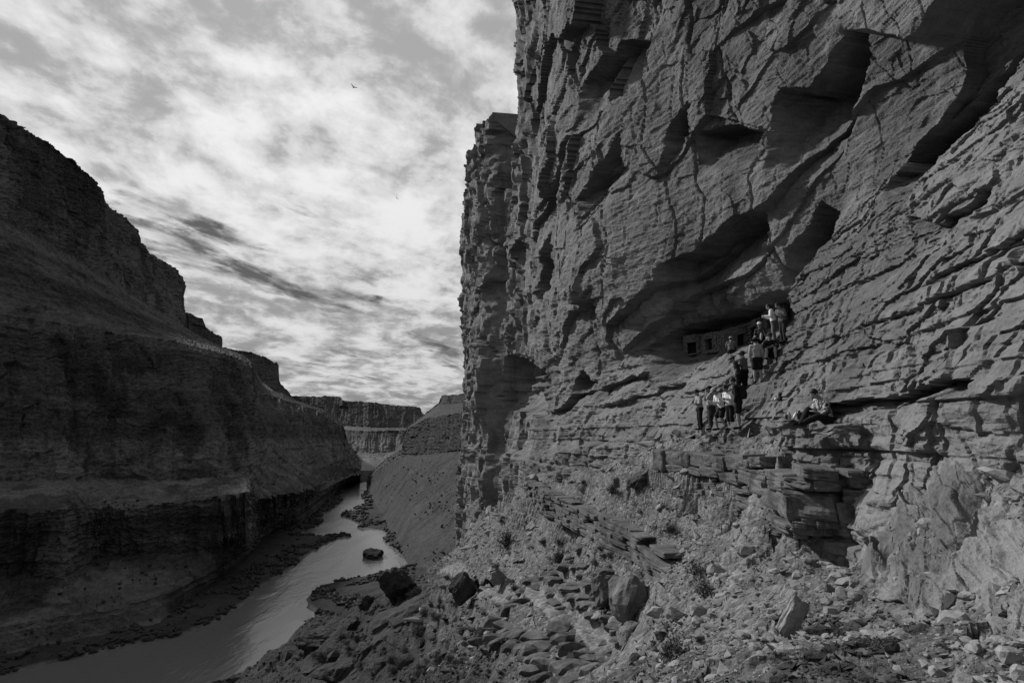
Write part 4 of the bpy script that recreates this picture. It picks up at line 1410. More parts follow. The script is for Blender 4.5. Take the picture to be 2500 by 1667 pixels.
def build_scrub():
    """dense willow and tamarisk scrub along both banks: nobody could count it"""
    r = np.random.RandomState(9)
    n = 150000
    az = -0.80 + 0.75 * r.rand(n)
    rr = np.exp(math.log(300) + r.rand(n) * math.log(1900 / 300))
    x, y = np.sin(az) * rr, np.cos(az) * rr
    z, d = floor_z(x, y)
    m = (d > 1.5) & (d < 45) & (fbm(x / 30, y / 30, 3, 0.55, 181) > np.interp(d, [2, 6, 20, 45], [-0.2, -0.35, 0.05, 0.4])) & (r.rand(n) < 0.55)
    x, y, z, rr = x[m], y[m], z[m], rr[m]
    bm = bmesh.new()
    bmesh.ops.create_icosphere(bm, subdivisions=1, radius=1)
    V = np.array([v.co[:] for v in bm.verts])
    T = np.array([[v.index for v in f.verts] for f in bm.faces])
    bm.free()
    k = len(x)
    s = (0.5 + 1.5 * r.rand(k) ** 2) * (1 + rr / 1200)
    VV = V[None] * (0.65 + 0.7 * r.rand(k, len(V)))[..., None] * s[:, None, None]
    VV[..., 2] *= 0.8
    VV += np.stack([x, y, z + s * 0.35], -1)[:, None]
    TT = T[None] + (np.arange(k) * len(V))[:, None, None]
    o = tri_mesh('river_scrub', VV.reshape(-1, 3), TT.reshape(-1, 3), MAT_LEAF_DARK)
    tag(o, 'dense dark scrub growing along the river banks', 'scrub', kind='stuff')
    # sparse dots of brush on the talus across the river and downstream
    P = []
    for src, zt in ((right_far, -40), (left_wall, -60)):
        me = src.data
        co = np.empty(len(me.vertices) * 3, np.float32)
        me.vertices.foreach_get('co', co)
        co = co.reshape(-1, 3)
        low = co[(co[:, 2] < zt) & (co[:, 2] > -149) & (co[:, 1] < 1300)]
        q = low[r.randint(len(low), size=5200)]
        cl = fbm(q[:, 0] / 45, q[:, 1] / 45, 3, 0.55, 187)
        P.append(q[cl > 0.22][:900])
    P = np.concatenate(P)
    k = len(P)
    s = 0.5 + 1.4 * r.rand(k) ** 2
    VV = V[None] * (0.65 + 0.7 * r.rand(k, len(V)))[..., None] * s[:, None, None]
    P = P + r.normal(size=P.shape) * np.array([9.0, 9.0, 0.0])
    VV += P[:, None] + np.array([0, 0, 0.4])
    TT = T[None] + (np.arange(k) * len(V))[:, None, None]
    o = tri_mesh('talus_brush', VV.reshape(-1, 3), TT.reshape(-1, 3), MAT_LEAF_DARK)
    tag(o, 'sparse dark brush dotting the talus slopes beside the river', 'brush', kind='stuff')


build_scrub()

# rocky islet in the river
_c = on_plane((909, 1358))
islet = obj('islet', rock_data('islet', 777, MAT_TALUS, sub=4, planes=30, noise=0.12), None, (_c[0], _c[1], RIVER_Z + 1.0), (0, 0, 0.3), (14, 22, 9))
tag(islet, 'small dark rocky islet standing in the river rapids', 'islet')

# ------------------------------------------------------------------ people: bodies grown as one surface from a posed skeleton
def surface_net(f, lo, hi, h):
    """f(points)->signed distance; returns vertices and quads of the zero surface"""
    n = np.ceil((np.array(hi) - lo) / h).astype(int) + 2
    ax = [lo[i] + h * np.arange(n[i]) for i in range(3)]
    G = np.stack(np.meshgrid(*ax, indexing='ij'), -1)
    D = f(G.reshape(-1, 3)).reshape(n)
    S = D < 0
    c = [S[i:n[0] - 1 + i, j:n[1] - 1 + j, k:n[2] - 1 + k] for i in (0, 1) for j in (0, 1) for k in (0, 1)]
    tot = sum(x.astype(int) for x in c)
    act = (tot > 0) & (tot < 8)
    idx = -np.ones(act.shape, int)
    cells = np.argwhere(act)
    idx[act] = np.arange(len(cells))
    acc = np.zeros((len(cells), 3))
    cnt = np.zeros(len(cells))
    corner = [(i, j, k) for i in (0, 1) for j in (0, 1) for k in (0, 1)]
    for a in range(8):
        for b in range(a + 1, 8):
            ca, cb = np.array(corner[a]), np.array(corner[b])
            if np.abs(ca - cb).sum() != 1:
                continue
            da = D[tuple((cells + ca).T)]
            db = D[tuple((cells + cb).T)]
            m = (da < 0) != (db < 0)
            t = np.where(m, da / np.where(m, da - db, 1), 0)
            p = ca + t[:, None] * (cb - ca)
            acc[m] += p[m]
            cnt[m] += 1
    V = np.array(lo) + h * (cells + acc / np.maximum(cnt, 1)[:, None])
    Q = []
    for axis in range(3):
        o1, o2 = [(1, 2), (2, 0), (0, 1)][axis]
        d = [0, 0, 0]
        d[axis] = 1
        a = S[:n[0] - d[0], :n[1] - d[1], :n[2] - d[2]]
        b = S[d[0]:, d[1]:, d[2]:]
        e = np.argwhere(a != b)
        e = e[(e[:, o1] > 0) & (e[:, o2] > 0) & (e[:, o1] < n[o1] - 1) & (e[:, o2] < n[o2] - 1)]
        e1, e2 = np.zeros(3, int), np.zeros(3, int)
        e1[o1] = 1
        e2[o2] = 1
        q = np.stack([idx[tuple((e - e1 - e2).T)], idx[tuple((e - e2).T)], idx[tuple(e.T)], idx[tuple((e - e1).T)]], -1)
        fl = ~a[tuple(e.T)]
        q[fl] = q[fl][:, ::-1]
        Q.append(q)
    Q = np.concatenate(Q)
    return V, Q[(Q >= 0).all(axis=1)]


def cap(p, a, b, ra, rb):
    a, b = np.asarray(a, float), np.asarray(b, float)
    d = b - a
    t = np.clip(((p - a) @ d) / (d @ d + 1e-9), 0, 1)
    return np.linalg.norm(p - a - t[:, None] * d, axis=1) - (ra + (rb - ra) * t)


def ell(p, c, r):
    q = (p - np.asarray(c)) / np.asarray(r)
    k = np.linalg.norm(q, axis=1)
    return (k - 1) * min(r)


def smin(a, b, k=0.03):
    h = np.clip(0.5 + 0.5 * (b - a) / k, 0, 1)
    return b + (a - b) * h - k * h * (1 - h)


def V3(*a):
    return np.array(a, float)


def hand_template(curl):
    """right hand, wrist at origin, fingers along -Z, palm facing +Y, thumb towards -X"""
    def f(p):
        d = ell(p, (0, 0, -0.045), (0.040, 0.016, 0.048))
        d = smin(d, cap(p, (0, 0, 0.02), (0, 0, -0.03), 0.026, 0.028), 0.015)
        for i, (x, L) in enumerate(((-0.030, 0.070), (-0.010, 0.080), (0.010, 0.075), (0.029, 0.058))):
            a = V3(x, 0, -0.082)
            k1 = a + V3(x * 0.10, math.sin(curl) * L * 0.5, -math.cos(curl) * L * 0.5)
            k2 = k1 + V3(0, math.sin(curl * 2.1) * L * 0.5, -math.cos(curl * 2.1) * L * 0.5)
            d = smin(d, np.minimum(cap(p, a, k1, 0.0092, 0.0085), cap(p, k1, k2, 0.0085, 0.0070)), 0.004)
        t1 = V3(-0.058, 0.018, -0.050)
        d = smin(d, np.minimum(cap(p, (-0.026, 0.004, -0.022), t1, 0.013, 0.010), cap(p, t1, t1 + V3(-0.006, 0.016, -0.030), 0.010, 0.008)), 0.008)
        return d
    return surface_net(f, (-0.09, -0.05, -0.20), (0.07, 0.12, 0.06), 0.0065)


HANDS = {c: hand_template(c) for c in (0.35, 0.75)}
MAT_SKIN = simple_mat('skin', 0.24, 0.6, 0.08, 30)
MAT_HAIR = simple_mat('dark_hair', 0.015, 0.6, 0.3, 60)
MAT_BLACK = simple_mat('black_cloth', 0.012, 0.9, 0.25, 25)
MAT_DARK = simple_mat('dark_cloth', 0.03, 0.9, 0.25, 25)
MAT_MID = simple_mat('grey_cloth', 0.12, 0.9, 0.15, 25)
MAT_LIGHT = simple_mat('light_grey_cloth', 0.26, 0.9, 0.12, 25)
MAT_WHITE = simple_mat('white_cloth', 0.62, 0.9, 0.06, 25)
MAT_STRAW = simple_mat('pale_hat', 0.34, 0.85, 0.1, 30)
MAT_EYE = simple_mat('eye', 0.01, 0.3, 0.0, 10, 0.5)


def pattern_mat(name, a, b, scale):
    m = bpy.data.materials.new(name)
    m.use_nodes = True
    t = NT(m.node_tree)
    p = t.n('ShaderNodeTexCoord').outputs['Object']
    n = t.noise(p, scale, 2.0, 0.5, 1.6)
    c = t.maprange(n, 0.47, 0.53, a, b)
    rgb = t.n('ShaderNodeCombineColor', {0: c, 1: c, 2: c})
    bs = t.n('ShaderNodeBsdfPrincipled', {'Base Color': rgb.outputs[0], 'Roughness': 0.9})
    o = t.n('ShaderNodeOutputMaterial')
    t.t.links.new(bs.outputs[0], o.inputs[0])
    return m


MAT_TIEDYE = pattern_mat('tie_dye_cloth', 0.10, 0.36, 7.0)
MAT_FLORAL = pattern_mat('floral_cloth', 0.02, 0.42, 9.0)


def pose_stand(lean=0.0, side=0.0, arms='down', step=0.0, knee=0.0, head=(0, 0.0), wide=0.0):
    """forward = +Y, right = +X, feet on z = 0; lean = forward bend of the trunk in radians"""
    J = {}
    J['pelvis'] = V3(0, -0.10 * math.sin(lean), 0.93 - 0.10 * knee)
    up = V3(side, math.sin(lean), math.cos(lean))
    J['waist'] = J['pelvis'] + up * 0.16
    J['chest'] = J['pelvis'] + up * 0.36
    J['neck'] = J['pelvis'] + up * 0.56
    J['head'] = J['neck'] + V3(head[0], 0.03 + math.sin(lean + head[1]) * 0.15, math.cos(lean + head[1]) * 0.15)
    J['fwd'] = V3(head[0] * 2, math.cos(head[1] + lean * 0.6), -math.sin(head[1] + lean * 0.6))
    for s, k in ((-1, 'L'), (1, 'R')):
        J['sh' + k] = J['pelvis'] + up * 0.50 + V3(0.175 * s, 0, 0)
        st = step * s
        J['hip' + k] = J['pelvis'] + V3(0.085 * s, 0, 0)
        J['an' + k] = V3((0.09 + wide) * s, st, 0.075)
        J['kn' + k] = (J['hip' + k] + J['an' + k]) / 2 + V3(0, 0.03 + 0.16 * knee, 0.02)
        J['toe' + k] = J['an' + k] + V3(0.025 * s, 0.15, -0.045)
        sh = J['sh' + k]
        if arms == 'down':
            J['el' + k] = sh + V3(0.06 * s, -0.03, -0.28)
            J['ha' + k] = J['el' + k] + V3(-0.01 * s, 0.06, -0.25)
        elif arms == 'crossed':
            J['el' + k] = sh + V3(0.05 * s, 0.06, -0.27)
            J['ha' + k] = J['el' + k] + V3(-0.24 * s, 0.12, 0.03 * s)
        elif arms == 'camera':
            J['el' + k] = sh + V3(0.07 * s, 0.16, -0.20)
            J['ha' + k] = J['head'] + V3(0.06 * s, 0.14, -0.02)
        elif arms == 'front':
            J['el' + k] = sh + V3(0.05 * s, 0.04, -0.27)
            J['ha' + k] = J['el' + k] + V3(-0.08 * s, 0.23, 0.05)
        elif arms == 'straps':
            J['el' + k] = sh + V3(0.08 * s, -0.02, -0.26)
            J['ha' + k] = sh + V3(-0.04 * s, 0.17, -0.16)
        elif arms == 'hips':
            J['el' + k] = sh + V3(0.15 * s, -0.06, -0.22)
            J['ha' + k] = J['pelvis'] + V3(0.17 * s, 0.03, 0.10)
    return J


def pose_sit(lean=0.25, kneeL=(0.38, 0.40), kneeR=(0.38, 0.40), footL=(0.58, 0.03), footR=(0.58, 0.03), arms='knees', drop=0.0, head=(0, 0.0), spread=0.05):
    """seated on z = 0 with the seat at the origin; knee/foot = (forward, height)"""
    J = {}
    J['pelvis'] = V3(0, 0, 0.12)
    up = V3(0, math.sin(lean), math.cos(lean))
    J['waist'] = J['pelvis'] + up * 0.16
    J['chest'] = J['pelvis'] + up * 0.36
    J['neck'] = J['pelvis'] + up * 0.56
    J['head'] = J['neck'] + V3(head[0], 0.03 + math.sin(lean + head[1]) * 0.15, math.cos(lean + head[1]) * 0.15)
    J['fwd'] = V3(head[0] * 2, math.cos(head[1] + lean * 0.6), -math.sin(head[1] + lean * 0.6))
    for s, k, kn, ft in ((-1, 'L', kneeL, footL), (1, 'R', kneeR, footR)):
        J['sh' + k] = J['pelvis'] + up * 0.50 + V3(0.175 * s, 0, 0)
        J['hip' + k] = J['pelvis'] + V3(0.085 * s, 0.02, 0)
        J['kn' + k] = V3((0.10 + spread) * s, kn[0], kn[1])
        J['an' + k] = V3((0.11 + spread) * s, ft[0], ft[1] + 0.05)
        J['toe' + k] = J['an' + k] + V3(0.02 * s, 0.14, -0.03)
        sh = J['sh' + k]
        if arms == 'knees':
            J['el' + k] = sh + V3(0.08 * s, 0.16, -0.22)
            J['ha' + k] = J['kn' + k] + V3(-0.04 * s, 0.03, 0.05)
        elif arms == 'lap':
            J['el' + k] = sh + V3(0.07 * s, 0.05, -0.27)
            J['ha' + k] = V3(0.07 * s, 0.30, 0.22)
        elif arms == 'reach':
            J['el' + k] = sh + V3(0.05 * s, 0.18, -0.19)
            J['ha' + k] = J['el' + k] + V3(-0.02 * s, 0.25, -0.04)
    return J


def limb(p, J, ks, rs):
    d = None
    for i in range(len(ks) - 1):
        c = cap(p, J[ks[i]], J[ks[i + 1]], rs[i], rs[i + 1])
        d = c if d is None else np.minimum(d, c)
    return d


def trunk(p, J, g=0.0):
    side = J['shR'] - J['shL']
    side = side / np.linalg.norm(side)
    d = cap(p, J['hipL'], J['hipR'], 0.108 + g, 0.108 + g)
    for s in (-1, 1):
        d = smin(d, cap(p, J['pelvis'] + side * 0.055 * s, J['waist'] + side * 0.05 * s, 0.098 + g, 0.090 + g), 0.05)
        d = smin(d, cap(p, J['waist'] + side * 0.05 * s, J['chest'] + side * 0.072 * s, 0.090 + g, 0.102 + g), 0.05)
    d = smin(d, cap(p, J['shL'] - side * -0.02, J['shR'] - side * 0.02, 0.066 + g, 0.066 + g), 0.06)
    d = smin(d, cap(p, J['chest'], (J['shL'] + J['shR']) / 2, 0.10 + g, 0.075 + g), 0.05)
    return d


def head_axes(J):
    fw = J['fwd'] / np.linalg.norm(J['fwd'])
    up = J['head'] - J['neck']
    up = up - fw * (up @ fw)
    up /= np.linalg.norm(up)
    rt = np.cross(fw, up)
    return rt, fw, up


def loc(J, p):
    rt, fw, up = head_axes(J)
    q = p - J['head']
    return np.stack([q @ rt, q @ fw, q @ up], -1)


def body_sdf(J):
    def f(p):
        d = trunk(p, J)
        for k in 'LR':
            d = smin(d, limb(p, J, ['hip' + k, 'kn' + k, 'an' + k], [0.088, 0.060, 0.042]), 0.04)
            calf = (J['kn' + k] * 0.65 + J['an' + k] * 0.35)
            d = smin(d, cap(p, calf, (J['kn' + k] + J['an' + k]) / 2, 0.060, 0.052), 0.03)
            d = smin(d, cap(p, J['an' + k] - (J['toe' + k] - J['an' + k]) * 0.28 + V3(0, 0, -0.03), J['toe' + k], 0.040, 0.034), 0.025)
            d = smin(d, limb(p, J, ['sh' + k, 'el' + k, 'ha' + k], [0.056, 0.043, 0.030]), 0.035)
        d = smin(d, cap(p, J['neck'] - (J['head'] - J['neck']) * 0.2, J['head'], 0.056, 0.052), 0.03)
        q = loc(J, p)
        hd = ell(q, (0, -0.005, 0.03), (0.078, 0.098, 0.100))
        hd = smin(hd, ell(q, (0, 0.030, -0.055), (0.056, 0.060, 0.062)), 0.04)
        hd = smin(hd, cap(q, (0, 0.090, 0.010), (0, 0.108, -0.030), 0.010, 0.016), 0.018)      # nose
        hd = smin(hd, cap(q, (-0.022, 0.086, -0.066), (0.022, 0.086, -0.066), 0.010, 0.010), 0.012)   # lips
        for s in (-1, 1):
            hd = smin(hd, ell(q, (0.078 * s, -0.012, -0.008), (0.014, 0.026, 0.034)), 0.01)     # ears
            hd = np.maximum(hd, -ell(q, (0.032 * s, 0.100, 0.012), (0.020, 0.018, 0.014)))      # eye sockets
        return smin(d, hd, 0.02)
    return f


def bounds(J, m=0.2):
    P = np.array([v for k, v in J.items() if k != 'fwd'])
    return P.min(axis=0) - m, P.max(axis=0) + m


def frame(z_to, hint):
    """columns of a rotation whose -Z runs along z_to and +Y leans to hint"""
    z = -z_to / np.linalg.norm(z_to)
    y = hint - z * (hint @ z)
    if np.linalg.norm(y) < 1e-3:
        y = V3(0, 1, 0) - z * z[1]
    y /= np.linalg.norm(y)
    x = np.cross(y, z)
    return np.stack([x, y, z], 1)


def joined(parts):
    Vs, Qs, o = [], [], 0
    for V, Q in parts:
        Vs.append(V)
        Qs.append(Q + o)
        o += len(V)
    return np.concatenate(Vs), np.concatenate(Qs)


def lathe(prof, n=20, squash=1.0):
    V = [[r * math.cos(2 * math.pi * i / n), r * math.sin(2 * math.pi * i / n) * squash, z] for r, z in prof for i in range(n)]
    Q = [[k * n + i, k * n + (i + 1) % n, (k + 1) * n + (i + 1) % n, (k + 1) * n + i] for k in range(len(prof) - 1) for i in range(n)]
    return np.array(V), np.array(Q)


def in_head(J, V):
    rt, fw, up = head_axes(J)
    return J['head'] + V[:, :1] * rt + V[:, 1:2] * fw + V[:, 2:] * up


def person(label, base, yaw, J, scale=1.0, shirt=None, sleeve='long', pants=None, leg='long', hat=None, hair=MAT_HAIR, shoes=MAT_BLACK, pack=None, curl=0.35, extra=None, name='person', hairlen=0.0):
    root = empty(name, tuple(base))
    root.rotation_euler = (0, 0, yaw)
    root.scale = (scale,) * 3
    tag(root, label, 'person')
    lo, hi = bounds(J)
    parts = [surface_net(body_sdf(J), lo, hi, 0.02)]
    for s, k in ((-1, 'L'), (1, 'R')):
        HV, HQ = HANDS[curl]
        HV = HV.copy()
        if s < 0:
            HV[:, 0] *= -1
            HQ = HQ[:, ::-1]
        M = frame(J['ha' + k] - J['el' + k], V3(-0.7 * s, 0.3, 0))
        parts.append(((HV @ M.T) + J['ha' + k], HQ))
    V, Q = joined(parts)
    tri_mesh('body', V, Q, MAT_SKIN, True, parent=root)
    # eyes, mouth line
    ev = []
    bm = bmesh.new()
    bmesh.ops.create_icosphere(bm, subdivisions=1, radius=1)
    sv = np.array([v.co[:] for v in bm.verts])
    st = np.array([[v.index for v in f.verts] for f in bm.faces])
    bm.free()
    for s in (-1, 1):
        ev.append((in_head(J, sv * np.array([0.014, 0.008, 0.008]) + np.array([0.032 * s, 0.089, 0.012])), st))
    tri_mesh('eyes', *joined(ev), MAT_EYE, True, parent=root)

    def cloth(nm, f, mat, h=0.02):
        V_, Q_ = surface_net(f, lo, hi, h)
        if len(V_):
            V_ = V_ + 0.006 * fbm(V_[:, 0] * 9 + V_[:, 2] * 4, V_[:, 1] * 9 - V_[:, 2] * 6, 3, 0.5, 7)[:, None] * np.array([1, 1, 0.3])
            tri_mesh(nm, V_, Q_, mat, True, parent=root)
    upv = J['waist'] - J['pelvis']
    upv = upv / np.linalg.norm(upv)
    if shirt:
        def fs(p):
            d = trunk(p, J, 0.016)
            for k in 'LR':
                if sleeve == 'long':
                    w = J['el' + k] + (J['ha' + k] - J['el' + k]) * 0.9
                    a = np.minimum(cap(p, J['sh' + k], J['el' + k], 0.076, 0.060), cap(p, J['el' + k], w, 0.060, 0.048))
                else:
                    a = cap(p, J['sh' + k], J['sh' + k] + (J['el' + k] - J['sh' + k]) * 0.75, 0.078, 0.070)
                d = smin(d, a, 0.03)
            d = np.maximum(d, -((p - J['pelvis']) @ upv + 0.04))
            return np.maximum(d, (p - J['neck']) @ upv - 0.01)
        cloth('shirt', fs, shirt)
    if pants:
        def fp(p):
            d = np.maximum(trunk(p, J, 0.022), (p - J['pelvis']) @ upv - 0.07)
            for k in 'LR':
                if leg == 'long':
                    a = np.minimum(cap(p, J['hip' + k], J['kn' + k], 0.108, 0.083), cap(p, J['kn' + k], J['an' + k], 0.083, 0.068))
                elif leg == 'knee':
                    a = np.minimum(cap(p, J['hip' + k], J['kn' + k], 0.108, 0.088), cap(p, J['kn' + k], J['kn' + k] + (J['an' + k] - J['kn' + k]) * 0.35, 0.088, 0.075))
                else:
                    a = cap(p, J['hip' + k], J['hip' + k] + (J['kn' + k] - J['hip' + k]) * 0.78, 0.110, 0.108)
                d = smin(d, a, 0.025)
            return d
        cloth('trousers' if leg == 'long' else 'shorts', fp, pants)
    if shoes:
        def fsh(p):
            d = None
            for k in 'LR':
                fwd = J['toe' + k] - J['an' + k]
                c = cap(p, J['an' + k] - fwd * 0.30 + V3(0, 0, -0.032), J['toe' + k] + fwd * 0.12, 0.050, 0.043)
                d = c if d is None else np.minimum(d, c)
            return d
        cloth('shoes', fsh, shoes, 0.015)
    if hair:
        def fh(p):
            q = loc(J, p)
            d = ell(q, (0, -0.018, 0.042), (0.090, 0.104, 0.106))
            d = np.maximum(d, (q[:, 1] - 0.045) - 1.2 * np.clip(q[:, 2] - 0.045, 0, 1))
            d = np.maximum(d, -(q[:, 2] + 0.055 + hairlen))
            if hairlen:
                d = np.minimum(d, np.maximum(ell(q, (0, -0.05, -0.08), (0.085, 0.055, 0.12)), q[:, 1] - 0.01))
            return d
        V_, Q_ = surface_net(fh, J['head'] - 0.28, J['head'] + 0.2, 0.013)
        tri_mesh('hair', V_, Q_, hair, True, parent=root)
    if hat:
        kind, mat = hat
        if kind == 'brim':
            V_, Q_ = lathe([(0.0, 0.155), (0.05, 0.15), (0.085, 0.128), (0.098, 0.085), (0.102, 0.062), (0.150, 0.050), (0.192, 0.036), (0.190, 0.030), (0.102, 0.054), (0.096, 0.040)], 22, 1.05)
        else:
            V_, Q_ = lathe([(0.0, 0.150), (0.05, 0.143), (0.085, 0.115), (0.100, 0.075), (0.103, 0.045), (0.098, 0.042)], 22, 1.08)
            vis = []
            for i in range(9):
                a = math.radians(-62 + 124 * i / 8)
                vis += [[0.098 * math.sin(a), 0.105 * math.cos(a), 0.052], [0.094 * math.sin(a), 0.105 * math.cos(a) + 0.085 * math.cos(a * 1.1), 0.036], [0.094 * math.sin(a), 0.105 * math.cos(a) + 0.083 * math.cos(a * 1.1), 0.028], [0.098 * math.sin(a), 0.103 * math.cos(a), 0.042]]
            q = [[4 * i + j, 4 * i + (j + 1) % 4, 4 * i + 4 + (j + 1) % 4, 4 * i + 4 + j] for i in range(8) for j in range(4)]
            V_, Q_ = joined([(V_, Q_), (np.array(vis), np.array(q))])
        V_ = V_ + np.array([0, -0.012, 0.018])
        tri_mesh('hat' if kind == 'brim' else 'cap', in_head(J, V_), Q_, mat, True, parent=root)
    if pack:
        sp = (J['chest'] - J['pelvis'])
        sp = sp / np.linalg.norm(sp)
        side = (J['shR'] - J['shL']) / np.linalg.norm(J['shR'] - J['shL'])
        bk = np.cross(sp, side)
        bk = bk if bk[1] < 0 else -bk
        c0 = (J['chest'] + J['waist']) / 2 + sp * 0.04 + bk * 0.19

        def fk(p):
            q = p - c0
            q = np.stack([q @ side, q @ bk, q @ sp], -1)
            e = np.abs(q) - np.array([0.10, 0.055, 0.19])
            d = np.linalg.norm(np.maximum(e, 0), axis=1) + np.minimum(e.max(axis=1), 0) - 0.045
            e2 = np.abs(q - np.array([0, 0.085, -0.06])) - np.array([0.07, 0.02, 0.08])
            d2 = np.linalg.norm(np.maximum(e2, 0), axis=1) + np.minimum(e2.max(axis=1), 0) - 0.03
            return smin(d, d2, 0.02)
        V_, Q_ = surface_net(fk, c0 - 0.36, c0 + 0.36, 0.02)
        b = tri_mesh('backpack', V_, Q_, pack, True, parent=root)

        def fst(p):
            d = None
            for s in (-1, 1):
                a0 = c0 + side * 0.085 * s + sp * 0.19 - bk * 0.04
                a1 = (J['shL'] if s < 0 else J['shR']) - side * 0.055 * s + sp * 0.085
                a2 = (J['chest'] + side * 0.11 * s) - bk * 0.125
                a3 = (J['waist'] + side * 0.13 * s) - bk * 0.06
                c = np.minimum(np.minimum(cap(p, a0, a1, 0.018, 0.018), cap(p, a1, a2, 0.018, 0.018)), cap(p, a2, a3, 0.016, 0.014))
                d = c if d is None else np.minimum(d, c)
            return d
        V_, Q_ = surface_net(fst, lo, hi, 0.014)
        tri_mesh('straps', V_, Q_, pack, True, parent=b)
    if extra:
        extra(root, J)
    return root


def hit_cliff(px, py, y0=8.0, y1=60.0):
    """where the view ray through a photo point meets the cliff or its ramp"""
    Y = np.linspace(y0, y1, 700)
    p = at(px + 0 * Y, py + 0 * Y, Y)
    s, w = xy_to_sw(p[0], p[1])
    W, _, _ = cliff_surface(s, p[2])
    g = np.where(w > W)[0]
    i = g[0] if len(g) else 350
    return np.array([p[0][i], p[1][i], p[2][i]])


def any_hit(px, py):
    a, b = hit_cliff(px, py), snap(px, py, 40)
    return a if a[1] < b[1] else b


LEFT = math.pi / 2          # local +Y turned to face -X (left in the picture)


def camera_prop(root, J):
    c = J['head'] + V3(0, 0.165, 0.0)
    e = tri_mesh('camera', np.array([[sx * 0.065, sy * 0.035, sz * 0.045] for sx in (-1, 1) for sy in (-1, 1) for sz in (-1, 1)]) + c,
                 np.array([[0, 1, 3, 2], [4, 6, 7, 5], [0, 4, 5, 1], [2, 3, 7, 6], [0, 2, 6, 4], [1, 5, 7, 3]]), MAT_BLACK, parent=root)
    LV, LQ = lathe([(0.0, 0.09), (0.032, 0.09), (0.034, 0.0)], 14)
    LV = np.stack([LV[:, 0], LV[:, 2] + 0.03, LV[:, 1]], -1) + c
    tri_mesh('lens', LV, LQ, MAT_BLACK, True, parent=e)


def strap_prop(root, J):
    def f(p):
        a, b = J['shL'] + V3(0.06, 0.03, 0.06), J['pelvis'] + V3(0.17, 0.03, 0.02)
        m = (a + b) / 2 + V3(0, 0.135, 0.02)
        m2 = (a + b) / 2 + V3(0, -0.135, 0.04)
        d = np.minimum(cap(p, a, m, 0.012, 0.012), cap(p, m, b, 0.012, 0.012))
        d = np.minimum(d, np.minimum(cap(p, a, m2, 0.012, 0.012), cap(p, m2, b, 0.012, 0.012)))
        e = np.abs(p - (b + V3(0.03, 0, -0.06))) - np.array([0.03, 0.06, 0.06])
        return np.minimum(d, np.linalg.norm(np.maximum(e, 0), axis=1) + np.minimum(e.max(axis=1), 0) - 0.012)
    lo, hi = bounds(J)
    V_, Q_ = surface_net(f, lo, hi, 0.014)
    tri_mesh('shoulder_bag', V_, Q_, MAT_DARK, True, parent=root)


def waist_prop(root, J):
    def f(p):
        d = np.abs(cap(p, J['pelvis'] + V3(0, 0, 0.02), J['pelvis'] + V3(0, -0.02, -0.34), 0.185, 0.20)) - 0.014
        return np.maximum(np.maximum(d, p[:, 1] - 0.05), np.maximum(p[:, 2] - J['pelvis'][2] - 0.06, J['pelvis'][2] - 0.36 - p[:, 2]))
    lo, hi = bounds(J)
    V_, Q_ = surface_net(f, lo, hi, 0.018)
    tri_mesh('tied_jacket', V_, Q_, MAT_DARK, True, parent=root)


def paper_prop(root, J):
    c = V3(0.02, 0.36, 0.30)
    Vp = np.array([[x, y, z] for z in (0, 0.008) for x, y in ((-0.14, -0.1), (0.14, -0.1), (0.14, 0.1), (-0.14, 0.1))], float)
    Vp[:, 2] += Vp[:, 1] * 0.3
    tri_mesh('open_notebook', Vp + c, np.array([[0, 3, 2, 1], [4, 5, 6, 7], [0, 1, 5, 4], [1, 2, 6, 5], [2, 3, 7, 6], [3, 0, 4, 7]]), MAT_WHITE, parent=root)


